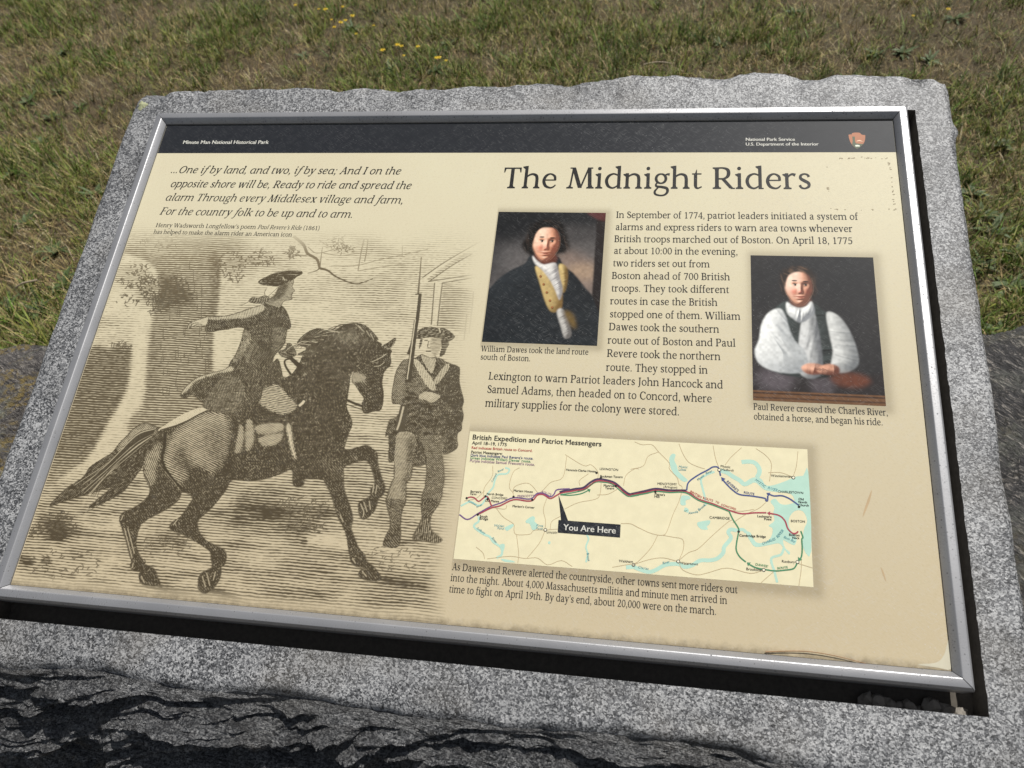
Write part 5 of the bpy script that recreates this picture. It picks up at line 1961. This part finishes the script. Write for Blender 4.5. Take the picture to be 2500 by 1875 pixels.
letter_set('map_lettering', flat_ink('green_lettering', 86, 140, 100), [('Green indicates William Dawes\u2019 route.', 'm 232,388', 'm 942,430', BD), ('DAWES\u2019', 'n 1295,1362', 'n 1425,1386', BD), ('ROUTE', 'n 1526,1404', 'n 1632,1392', BD)])
letter_set('map_lettering', flat_ink('purple_lettering', 146, 120, 136), [('Purple indicates Samuel Prescott\u2019s route.', 'm 228,422', 'm 988,468', BD), ('PRESCOTT\u2019S', 'm 788,836', 'm 985,832', BD), ('ROUTE', 'm 1070,784', 'm 1180,820', BD)])
letter_set('map_lettering', flat_ink('water_lettering', 92, 150, 158), [
    ('Concord', 'm 495,660', 'm 548,560', 0, .2), ('River', 'm 560,548', 'm 632,512', 0, .2), ('Assabet', 'm 200,885', 'm 300,935', 0, .2), ('River', 'm 310,962', 'm 378,930', 0, .2), ('Sudbury', 'm 305,1205', 'm 402,1272', 0, .2),
    ('River', 'm 482,1320', 'm 535,1380', 0, .2), ('Walden', 'm 513,1180', 'm 630,1188', 0, .2), ('Pond', 'm 548,1212', 'm 628,1218', 0, .2), ('Flints', 'm 1005,1180', 'm 1087,1186', 0, .2), ('Pond', 'm 1003,1214', 'm 1083,1220', 0, .2),
    ('Brook', 'm 1598,1490', 'm 1612,1590', 0, .2), ('Mystic', 'n 497,348', 'n 590,354', 0, .2), ('Lakes', 'n 497,376', 'n 576,381', 0, .2), ('Mystic', 'n 700,485', 'n 768,432', 0, .2), ('River', 'n 785,420', 'n 852,388', 0, .2),
    ('MYSTIC', 'n 1288,480', 'n 1392,556', 0, .2), ('RIVER', 'n 1420,566', 'n 1520,596', 0, .2), ('Alewife', 'n 598,832', 'n 700,815', 0, .2), ('Brook', 'n 712,800', 'n 782,738', 0, .2), ('CHARLES', 'n 1370,1148', 'n 1508,1096', 0, .2),
    ('RIVER', 'n 1530,1080', 'n 1592,1004', 0, .2), ('Back Bay', 'n 1585,1076', 'n 1708,1128', 0, .2), ('Charles', 'n 76,1390', 'n 184,1410', 0, .2), ('River', 'n 334,1352', 'n 408,1332', 0, .2)])
letter_set('map_lettering', M_WHITE, [('You Are Here', 'm 1322,1222', 'm 1937,1264', 0.014)], ZL + 0.00006)

# ------------------------------------------------------------------ the set type
ZP = 0.00020
L = Letters()
WT = 1.10
L.line('The Midnight Riders', (1225, 459.7), (1980, 462), 0.0300, ZP)
WT = 1.12
L.build('title_lettering', M_TEXT, sign)

L = Letters()
CAPB = 0.0087
for t, a, b in (('In September of 1774, patriot leaders initiated a system of', (1504, 532), (2094.5, 536.8)), ('alarms and express riders to warn area towns whenever', (1503, 561.6), (2081.6, 566.5)),
                ('British troops marched out of Boston. On April 18, 1775', (1499.5, 591), (2081.6, 596)), ('at about 10:00 in the evening,', (1499, 619.8), (1801, 622.5)), ('two riders set out from', (1496.8, 650.3), (1732.5, 653)),
                ('Boston ahead of 700 British', (1493.5, 680.9), (1782, 684.4)), ('troops. They took different', (1492.8, 711.7), (1780, 715.7)), ('routes in case the British', (1490, 742.9), (1751.5, 746.9)),
                ('stopped one of them. William', (1489, 774.8), (1807.5, 780.8)), ('Dawes took the southern', (1486.3, 806), (1755.5, 812.5)), ('route out of Boston and Paul', (1483.9, 838.8), (1795.6, 846.6)),
                ('Revere took the northern', (1481.6, 871), (1758.8, 879.4)), ('route. They stopped in', (1480, 905.2), (1727.6, 912.4)), ('Lexington to warn Patriot leaders John Hancock and', (1192.4, 926.5), (1764.7, 948.8)),
                ('Samuel Adams, then headed on to Concord, where', (1189, 958.9), (1737.8, 982.6)), ('military supplies for the colony were stored.', (1184.6, 992.7), (1658.3, 1014.4))):
    L.line(t, a, b, CAPB, ZP)
L.build('story_lettering', M_TEXT, sign)
L = Letters()
for t, a, b in (('William Dawes took the land route', (1174.5, 857.6), (1436.3, 866.3)), ('south of Boston.', (1173, 877.9), (1294.5, 882.2))):
    L.line(t, a, b, 0.0067, ZP)
L.build('caption_lettering', M_TEXT, sign)['label'] = 'two caption lines under the left portrait'
L = Letters()
for t, a, b in (('Paul Revere crossed the Charles River,', (1839.6, 1000), (2167.8, 1015)), ('obtained a horse, and began his ride.', (1840.7, 1024.1), (2155.4, 1038.8))):
    L.line(t, a, b, 0.0069, ZP)
L.build('caption_lettering', M_TEXT, sign)['label'] = 'two caption lines under the right portrait'
L = Letters()
for t, a, b in (('As Dawes and Revere alerted the countryside, other towns sent more riders out', (1103.4, 1391.5), (1800.5, 1448.6)), ('into the night. About 4,000 Massachusetts militia and minute men arrived in', (1099.9, 1418.3), (1775, 1474.7)),
                ('time to fight on April 19th. By day\u2019s end, about 20,000 were on the march.', (1096.1, 1445.8), (1749, 1501.5))):
    L.line(t, a, b, 0.0068, ZP)
L.build('caption_lettering', M_TEXT, sign)['label'] = 'three lines of text under the map'
L = Letters()
for t, a, b in (('...One if by land, and two, if by sea; And I on the', (416, 422.6), (976.2, 426.3)), ('opposite shore will be, Ready to ride and spread the', (414.6, 457), (1001.7, 461.9)),
                ('alarm Through every Middlesex village and farm,', (402.3, 490.2), (982.4, 497.6)), ('For the country folk to be up and to arm.', (389, 524.3), (859.4, 532.3))):
    L.line([(t, True)], a, b, 0.0110, ZP)
L.build('poem_lettering', M_TEXT, sign)
L = Letters()
L.line([('Henry Wadsworth Longfellow\u2019s poem ', False), ('Paul Revere\u2019s Ride', True), (' (1861)', False)], (379.8, 554.5), (779.5, 562.2), 0.0060, ZP)
L.line('has helped to make the alarm rider an American icon', (374.6, 570.8), (711.9, 578.1), 0.0060, ZP)
L.build('caption_lettering', M_TEXT, sign)['label'] = 'two small lines under the poem'
for rows_ in ([('Minute Man National Historical Park', (446.7, 351.4), (655.3, 351.4))],
              [('National Park Service', (1821, 344), (1940.7, 344)), ('U.S. Department of the Interior', (1821, 355.7), (1998.4, 355.4))]):
    L = Letters()
    for t, a, b in rows_:
        L.sans(t, a, b, ZP, 0.022)
    L.build('header_lettering', M_WHITE, header)

# the arrowhead emblem in the band
EMB = (2040, 300, 22.12)


def ez(s, z, col, name, mat=None):
    p = np.array([pp(EMB[0] + float(t.split(',')[0]) / EMB[2], EMB[1] + float(t.split(',')[1]) / EMB[2]) for t in s.split()])
    ar = np.sum(p[:, 0] * np.roll(p[:, 1], -1) - np.roll(p[:, 0], -1) * p[:, 1])
    p = p if ar > 0 else p[::-1]
    return mesh_np(name, [(x, y, z) for x, y in p], [tuple(range(len(p)))], mat or flat_ink(name + '_print', *col), header)


ez('695,650 790,625 860,640 890,560 1050,525 1300,535 1380,620 1470,660 1600,665 1600,850 1560,1030 1480,1160 1340,1310 1170,1415 1060,1370 900,1210 780,1020 720,830', 0.00016, (176, 118, 88), 'emblem')
ez('900,745 1040,745 1050,1000 1100,1110 1330,1140 1490,1140 1340,1310 1170,1412 1060,1365 960,1260 890,1180 920,1000', 0.0002, (92, 100, 80), 'emblem_tree')
ez('1060,1205 1180,1190 1300,1220 1300,1290 1200,1285 1120,1290 1060,1270', 0.00024, (222, 226, 206), 'emblem_bison')
ez('1090,1010 1200,950 1290,930 1370,965 1520,1030 1400,1010 1300,990 1200,1000', 0.00024, (236, 200, 170), 'emblem_mountain')

# traces of an old sticker beside the title
L = Lines()
rr_ = random.Random(12)
for x0, y0, x1, y1, n in ((790, 748, 940, 752, 12), (960, 742, 1180, 748, 9), (1165, 765, 1185, 840, 9), (1188, 860, 1195, 970, 4), (1200, 990, 1215, 1140, 9), (1170, 1142, 1222, 1145, 4), (715, 1130, 790, 1142, 5), (800, 1140, 1075, 1145, 4), (698, 970, 712, 1045, 4), (690, 810, 695, 820, 1)):
    for i in range(n):
        t = rr_.random()
        c = np.array(pp(1800 + (x0 + (x1 - x0) * t + rr_.uniform(-4, 4)) * 0.31646, 150 + (y0 + (y1 - y0) * t + rr_.uniform(-6, 6)) * 0.31646))
        r = rr_.uniform(0.0004, 0.0012)
        L.poly([(c[0] + r * rr_.uniform(.5, 1.5) * math.cos(a), c[1] + r * rr_.uniform(.3, 1.0) * math.sin(a)) for a in np.linspace(0, 6.2, 8)[:-1]], 0.00012, False)
L.build('sticker_residue', flat_ink('residue', 158, 145, 118), sign)

M_RUST = flat_ink('rust', 184, 160, 126)
# rusty run marks and a lifted pale corner in the laminate
for u0, v0, u1, v1, w in ((2128, 1196, 2106, 1262, .0016), (2150, 1384, 2163, 1420, .0010)):
    L = Lines()
    c0, c1 = np.array(pp(u0, v0)), np.array(pp(u1, v1))
    L.poly([c0, c0 * .6 + c1 * .4 + [w, 0], c1 * .8 + c0 * .2 + [w * .6, 0], c1, c0 * .4 + c1 * .6 - [w * .5, 0]], 0.0001)
    L.build('rust_stain', M_RUST, sign)
L = Lines()
L.poly([pp(*q_) for q_ in ((2316, 1560), (2320, 1600), (2321, 1634), (2290, 1630), (2240, 1622), (2285, 1618), (2305, 1598))], 0.0001)
L.build('lifted_corner', flat_ink('lifted', 196, 190, 168), sign)

# ------------------------------------------------------------------ small loose things on the slab
k = NM('pebble_stone')
oi = k.n('ObjectInfo')
k.l(k.mix(k.noise(k.coord(), 160, 4), (0.14, 0.125, 0.11), (0.36, 0.33, 0.28)), k.b.inputs['Base Color'])
k.set(Roughness=0.85)
k.bump(k.noise(k.coord(), 300, 4), 0.6, 0.001)
M_PEB = k.m


def pebble(r, seed):
    nu, nv = 9, 6
    U, T_ = np.meshgrid(np.linspace(0, 2 * np.pi, nu, endpoint=False), np.linspace(-np.pi / 2, np.pi / 2, nv))
    X, Y, Z = np.cos(T_) * np.cos(U), np.cos(T_) * np.sin(U), np.sin(T_)
    f = 1 + 0.6 * fbm(X * 1.4 + seed, Y * 1.2 + seed, Z * 1.2, 2)
    i = np.arange(nu * nv).reshape(nv, nu)
    j = np.roll(i, -1, 1)
    return mesh_np('pebble', np.stack([X * f * r, Y * f * r * .8, Z * f * r * .72], -1), np.stack([i[:-1], j[:-1], j[1:], i[1:]], -1).reshape(-1, 4), M_PEB)


fl_n = SN - PKD
def on_floor(u, v, n):
    d = RC.T @ np.array([(u - CX) / FPX, (v - CY) / FPX, 1.0])
    s = (n - CAMP[2]) / d[2]
    return CAMP + s * d


for i, (u, v, r) in enumerate(((2118, 1712, .0085), (2138, 1716, .0095), (2168, 1722, .0085), (2192, 1726, .0075), (2219, 1729, .0085), (2246, 1734, .0055), (2272, 1731, .0095), (2313, 1742, .0090), (2128, 1728, .005))):
    p = on_floor(u, v, fl_n + r * 0.6)
    o = pebble(r, 3.7 * i + 1)
    o.matrix_world = M_PANEL @ Matrix.Translation(p.tolist()) @ Matrix.Rotation(i * 1.3, 4, 'Z')
    tag(o, 'small angular pebble in the shadowed gap below the lower frame rail', 'pebble', 'pebbles in the gap under the frame')
p = on_floor(2346, 1743, fl_n + .004)
o = pebble(.0062, 77.0)
o.matrix_world = M_PANEL @ Matrix.Translation(p.tolist())
tag(o, 'sunlit pale pebble by the bottom right corner of the frame', 'pebble', 'pebbles in the gap under the frame')

k = NM('dry_needle')
k.set(Base_Color=(0.30, 0.16, 0.07), Roughness=0.6)


def tube(name, pts, r, mat, n=6):
    p = np.array(pts, float)
    t = np.gradient(p, axis=0)
    t /= np.linalg.norm(t, axis=1)[:, None]
    a = np.cross(t, [0.1, 0.2, 1.0])
    a /= np.linalg.norm(a, axis=1)[:, None]
    b = np.cross(t, a)
    r = np.linspace(r[0], r[1], len(p))[:, None]
    V = np.stack([p + r * (a * math.cos(q) + b * math.sin(q)) for q in np.linspace(0, 2 * np.pi, n, endpoint=False)], 1)
    i = np.arange(len(p) * n).reshape(len(p), n)
    j = np.roll(i, -1, 1)
    return mesh_np(name, V, np.stack([i[:-1], j[:-1], j[1:], i[1:]], -1).reshape(-1, 4), mat, smooth=True)


nd = cat([(*pp(1868, 1592), .0012), (*pp(1930, 1590), .0016), (*pp(1980, 1592), .0018), (*pp(2040, 1602), .0016), (*pp(2112, 1620), .0012)], 6)
o = tube('pine_needle', nd, (.0005, .0003), k.m)
o.matrix_world = M_PANEL
tag(o, 'brown dry pine needle lying along the bottom edge of the sign panel', 'pine needle')

# ------------------------------------------------------------------ lawn
k = NM('grass_blades')
at = k.attr('Col')
k.l(at.outputs['Color'], k.b.inputs['Base Color'])
k.set(Roughness=0.6)
k.b.inputs['Specular IOR Level'].default_value = 0.25
k.b.inputs['Subsurface Weight'].default_value = 0.0
M_GRASS = k.m


def patch(x, y):
    return 1.25 * fbm(x * 1.9 + 3, y * 1.9 + 1, 0.2, 4) + 0.45 * fbm(x * 6, y * 6, 3.3, 2)


def visible(x, y, pad):
    """loosely inside the wedge the viewpoint looks into, with room for a step aside"""
    yy = y + 0.358
    return (x - 0.3 > -1.02 * yy - pad) & (x - 0.3 < 0.80 * yy + pad)


def blades(name, x, y, L, W, lean, curl, ang, cols, label, cat_):
    n = len(x)
    z = ground_z(x, y) + 0.012 * fbm(x * 4, y * 4, 1.7, 3) - 0.004
    dx, dy = np.cos(ang), np.sin(ang)
    px, py = -dy, dx
    tw = rng.uniform(-0.7, 0.7, n)
    qx, qy = px * np.cos(tw) + dx * np.sin(tw) * 0.3, py * np.cos(tw) + dy * np.sin(tw) * 0.3
    V = np.zeros((n, 5, 3), np.float32)
    for i, t in ((0, 0.0), (1, 0.55)):
        out = L * (lean * t + curl * t * t)
        up = L * np.sqrt(np.clip(1 - (lean + curl * t) ** 2 * 0.85, 0.03, 1)) * t
        w = W * (1 - 0.35 * t) / 2
        for sgn, o_ in ((-1, 0), (1, 1)):
            V[:, i * 2 + o_] = np.stack([x + dx * out + sgn * qx * w, y + dy * out + sgn * qy * w, z + up], 1)
    out = L * (lean + curl)
    up = L * np.sqrt(np.clip(1 - (lean + curl) ** 2 * 0.85, 0.01, 1)) * 0.95
    V[:, 4] = np.stack([x + dx * out, y + dy * out, z + up], 1)
    b = (np.arange(n) * 5)[:, None]
    ft = np.concatenate([b + np.array([[0, 1, 3]]), b + np.array([[0, 3, 2]]), b + np.array([[2, 3, 4]])])
    ob = mesh_np(name, V, ft, M_GRASS)
    a = ob.data.attributes.new('Col', 'FLOAT_COLOR', 'POINT')
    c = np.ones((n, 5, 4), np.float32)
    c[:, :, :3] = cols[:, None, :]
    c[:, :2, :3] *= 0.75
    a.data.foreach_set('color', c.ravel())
    tag(ob, label, cat_, kind='stuff')
    return ob


def scatter(n, y0, y1, pw=1.0):
    y = y0 + (y1 - y0) * rng.random(n * 3) ** pw
    x = rng.uniform(-1, 1, n * 3) * (1.0 * (y + 0.36) + 0.9) + 0.25
    m = visible(x, y, 0.55)
    x, y = x[m][:n], y[m][:n]
    keep = ~((x > -0.1) & (x < 1.0) & (y < 0.42))
    return x[keep], y[keep]


def tint(n, base, spread, vari):
    c = np.array(base)[None] * (1 + rng.normal(0, spread, (n, 1)))
    c = c * (1 + rng.normal(0, vari, (n, 3)))
    return np.clip(c, 0.004, 0.9)


# dry thatch lying close to the soil
x, y = scatter(300000, 0.35, 7.0, 1.25)
pt = patch(x, y)
n = len(x)
u_ = rng.random(n)[:, None]
cols = np.where(u_ < 0.5, tint(n, (0.42, 0.33, 0.145), 0.26, 0.05), tint(n, (0.22, 0.16, 0.070), 0.3, 0.06))
cols = np.where(u_ > 0.90, tint(n, (0.60, 0.51, 0.32), 0.15, 0.04), cols)
cols = cols * (0.72 + 0.5 * sm(-0.5, 0.5, fbm(x * 2.2 + 9, y * 2.2, 5.5, 3)))[:, None]
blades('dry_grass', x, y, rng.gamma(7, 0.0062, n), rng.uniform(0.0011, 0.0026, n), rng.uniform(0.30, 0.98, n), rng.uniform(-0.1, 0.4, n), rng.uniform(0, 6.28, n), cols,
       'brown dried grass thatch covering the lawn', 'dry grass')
# green tufts, thick where the patch field is high
cx, cy = scatter(48000, 0.35, 7.0, 1.2)
pt = patch(cx, cy)
kp = rng.random(len(cx)) < 0.24 + 0.80 * sm(-0.24, 0.06, pt)
cx, cy, pt = cx[kp], cy[kp], pt[kp]
nb = rng.integers(7, 20, len(cx))
ti = np.repeat(np.arange(len(cx)), nb)
n = len(ti)
ang = rng.uniform(0, 6.28, n)
rad = np.abs(rng.normal(0, 0.014, n))
x, y = cx[ti] + rad * np.cos(ang), cy[ti] + rad * np.sin(ang)
tl = (0.6 + 1.5 * rng.random(len(cx)) ** 1.8)[ti]
hue = rng.random(len(cx))[ti][:, None]
cols = np.where(hue < 0.55, tint(n, (0.105, 0.160, 0.022), 0.26, 0.08), tint(n, (0.205, 0.220, 0.046), 0.26, 0.07))
cols = np.where(hue > 0.90, tint(n, (0.045, 0.080, 0.020), 0.22, 0.08), cols)
cols = np.where((rng.random(n) < 0.14)[:, None], tint(n, (0.36, 0.28, 0.14), 0.2, 0.05), cols)
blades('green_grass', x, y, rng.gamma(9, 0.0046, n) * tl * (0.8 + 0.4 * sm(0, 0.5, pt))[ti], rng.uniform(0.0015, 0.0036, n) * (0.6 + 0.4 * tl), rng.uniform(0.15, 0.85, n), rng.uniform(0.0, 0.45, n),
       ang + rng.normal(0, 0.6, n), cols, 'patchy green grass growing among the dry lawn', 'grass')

# broad-leaved weeds
k = NM('weed_leaf')
nv_ = k.noise(k.coord(), 60, 3)
k.l(k.mix(nv_, (0.040, 0.072, 0.018), (0.105, 0.140, 0.045)), k.b.inputs['Base Color'])
k.set(Roughness=0.65)
M_LEAF = k.m


def leaf(L, W, lift, droop, ang, tw):
    t = np.linspace(0, 1, 8)
    w = W * np.sin(np.pi * np.clip(t, 0.03, 0.985) ** 0.75) ** 0.85 / 2 + 0.0008
    r = L * t
    zc = L * (lift * t - droop * t * t)
    rows = []
    for s, dz in ((-1, 0.12), (0, -0.05), (1, 0.12)):
        lx, ly, lz = r, s * w, zc + np.abs(s) * w * dz * 3 + s * w * tw
        rows.append(np.stack([lx * math.cos(ang) - ly * math.sin(ang), lx * math.sin(ang) + ly * math.cos(ang), lz], 1))
    V = np.stack(rows, 1)
    i = np.arange(24).reshape(8, 3)
    return V.reshape(-1, 3), np.stack([i[:-1, :-1], i[1:, :-1], i[1:, 1:], i[:-1, 1:]], -1).reshape(-1, 4)


def weed(name, seed, nl, L):
    q = random.Random(seed)
    V, F, b = [], [], 0
    for i in range(nl):
        v_, f_ = leaf(L * q.uniform(.55, 1.1), L * q.uniform(.16, .30), q.uniform(.15, 1.0), q.uniform(.1, .6), i * 2.4 + q.uniform(-.4, .4), q.uniform(-.3, .3))
        V.append(v_ + np.array([0, 0, 0.002]))
        F.append(f_ + b)
        b += len(v_)
    return mesh_np(name, np.concatenate(V), np.concatenate(F), M_LEAF, smooth=True)


protos = [weed('weed_plant', s, nl, 0.12) for s, nl in ((1, 13), (2, 16), (3, 11), (4, 18))]
special = {(2375, 470): 'broad-leaved green weed clump nearest the upper right edge of the slab', (2440, 800): 'leafy green weed beside the dark boulder at the right',
           (150, 690): 'spiky green weed just behind the pale lichened boulder'}
spots = [(2375, 470, 1.2), (2400, 520, 1.0), (2420, 560, 1.3), (2470, 690, 1.2), (2440, 800, 1.0), (2405, 640, .9), (2488, 610, 1.1), (150, 690, 1.1), (135, 610, 1.2), (230, 470, 1.0), (120, 280, .9), (150, 120, 1.0), (60, 240, 1.2),
         (140, 215, .8), (190, 255, .8), (2140, 135, 1.0), (2200, 130, 1.1), (2270, 150, .9), (950, 160, 1.0), (1060, 165, .9), (1090, 100, 1.0), (860, 60, 1.0), (740, 130, .9), (2330, 45, 1.1), (1940, 25, .9), (1760, 105, .7),
         (100, 340, 1.0), (30, 420, 1.1), (220, 590, 1.0), (60, 540, .9), (95, 755, 1.0), (20, 745, .9), (2450, 350, 1.0)]
q = random.Random(3)
used = [0] * 4
for i, (u, v, s) in enumerate(spots):
    p = on_ground(u, v, 0.02)
    pr = i % 4
    o = protos[pr] if not used[pr] else protos[pr].copy()
    if used[pr]:
        COL.objects.link(o)
    used[pr] = 1
    o.matrix_world = Matrix.Translation((p.x, p.y, float(ground_z(p.x, p.y)))) @ Matrix.Rotation(q.uniform(0, 6.28), 4, 'Z') @ Matrix.Scale(s * 0.46, 4)
    tag(o, special.get((u, v), 'low broad-leaved green weed growing in the dry lawn'), 'weed', 'broad-leaved weeds in the lawn')

# yellow flowers
k = NM('yellow_petals')
k.set(Base_Color=(0.80, 0.58, 0.03), Roughness=0.6)
M_PETAL = k.m
k = NM('flower_stem')
k.set(Base_Color=(0.10, 0.14, 0.04), Roughness=0.6)
M_STEM = k.m
fr_ = empty('yellow_flower', Matrix.Identity(4))
tube('stem', [(0, 0, -0.01), (0.003, 0.001, 0.04), (0.002, 0.003, 0.085)], (0.0011, 0.0008), M_STEM).parent = fr_
V, F = [], []
for i in range(22):
    a = i * 2.399
    rI, rO = 0.002, 0.0095 if i % 2 else 0.0075
    zc = 0.088 + (0.003 if i % 2 else 0.0055)
    wv = 0.0018
    b = len(V)
    for r, w_, z in ((rI, wv * .5, 0.086), (rO * .7, wv, zc), (rO, wv * .4, zc - .001)):
        for s in (-1, 1):
            V.append((0.002 + r * math.cos(a) - s * w_ * math.sin(a), 0.003 + r * math.sin(a) + s * w_ * math.cos(a), z))
    F += [(b, b + 2, b + 3, b + 1), (b + 2, b + 4, b + 5, b + 3)]
mesh_np('flower_head', V, F, M_PETAL, fr_)
fz = [(700 + a / 4.424, b / 4.424) for a, b in ((85, 50), (255, 10), (335, 35), (597, 65), (425, 150), (475, 150), (635, 218), (710, 228), (930, 225), (525, 298), (592, 298), (735, 315), (1250, 515), (1215, 545), (1250, 548),
                                                (1415, 522), (1060, 605), (1715, 600), (1610, 645), (1655, 695))] + [(2232, 34), (2310, 33)]
for i, (u, v) in enumerate(fz):
    p = on_ground(u, v, 0.085)
    if i == 0:
        o = fr_
    else:
        o = fr_.copy()
        COL.objects.link(o)
        for ch in fr_.children:
            c = ch.copy()
            COL.objects.link(c)
            c.parent = o
    o.matrix_world = Matrix.Translation((p.x, p.y, float(ground_z(p.x, p.y)))) @ Matrix.Rotation(i * 1.7, 4, 'Z') @ Matrix.Scale(1.0 + 0.3 * math.sin(i * 2.1), 4)
    tag(o, 'tiny yellow flower standing in the lawn behind the slab', 'flower', 'yellow flowers in the lawn')

# a dead twig left of the slab
k = NM('dead_twig')
k.set(Base_Color=(0.36, 0.29, 0.20), Roughness=0.8)
a, b = on_ground(38, 702, 0.035), on_ground(92, 684, 0.05)
o = tube('twig', cat([tuple(a), tuple(a.lerp(b, .4) + Vector((0, 0, .006))), tuple(b)], 5), (0.0028, 0.0036), k.m)
tag(o, 'short pale dead twig on the grass left of the slab', 'twig')
a, b = on_ground(1572, 158, 0.03), on_ground(1640, 155, 0.035)
o = tube('twig', cat([tuple(a), tuple(a.lerp(b, .5) + Vector((0, .01, .004))), tuple(b)], 5), (0.004, 0.003), k.m)
tag(o, 'short pale dead twig on the grass just above the top edge of the slab', 'twig')
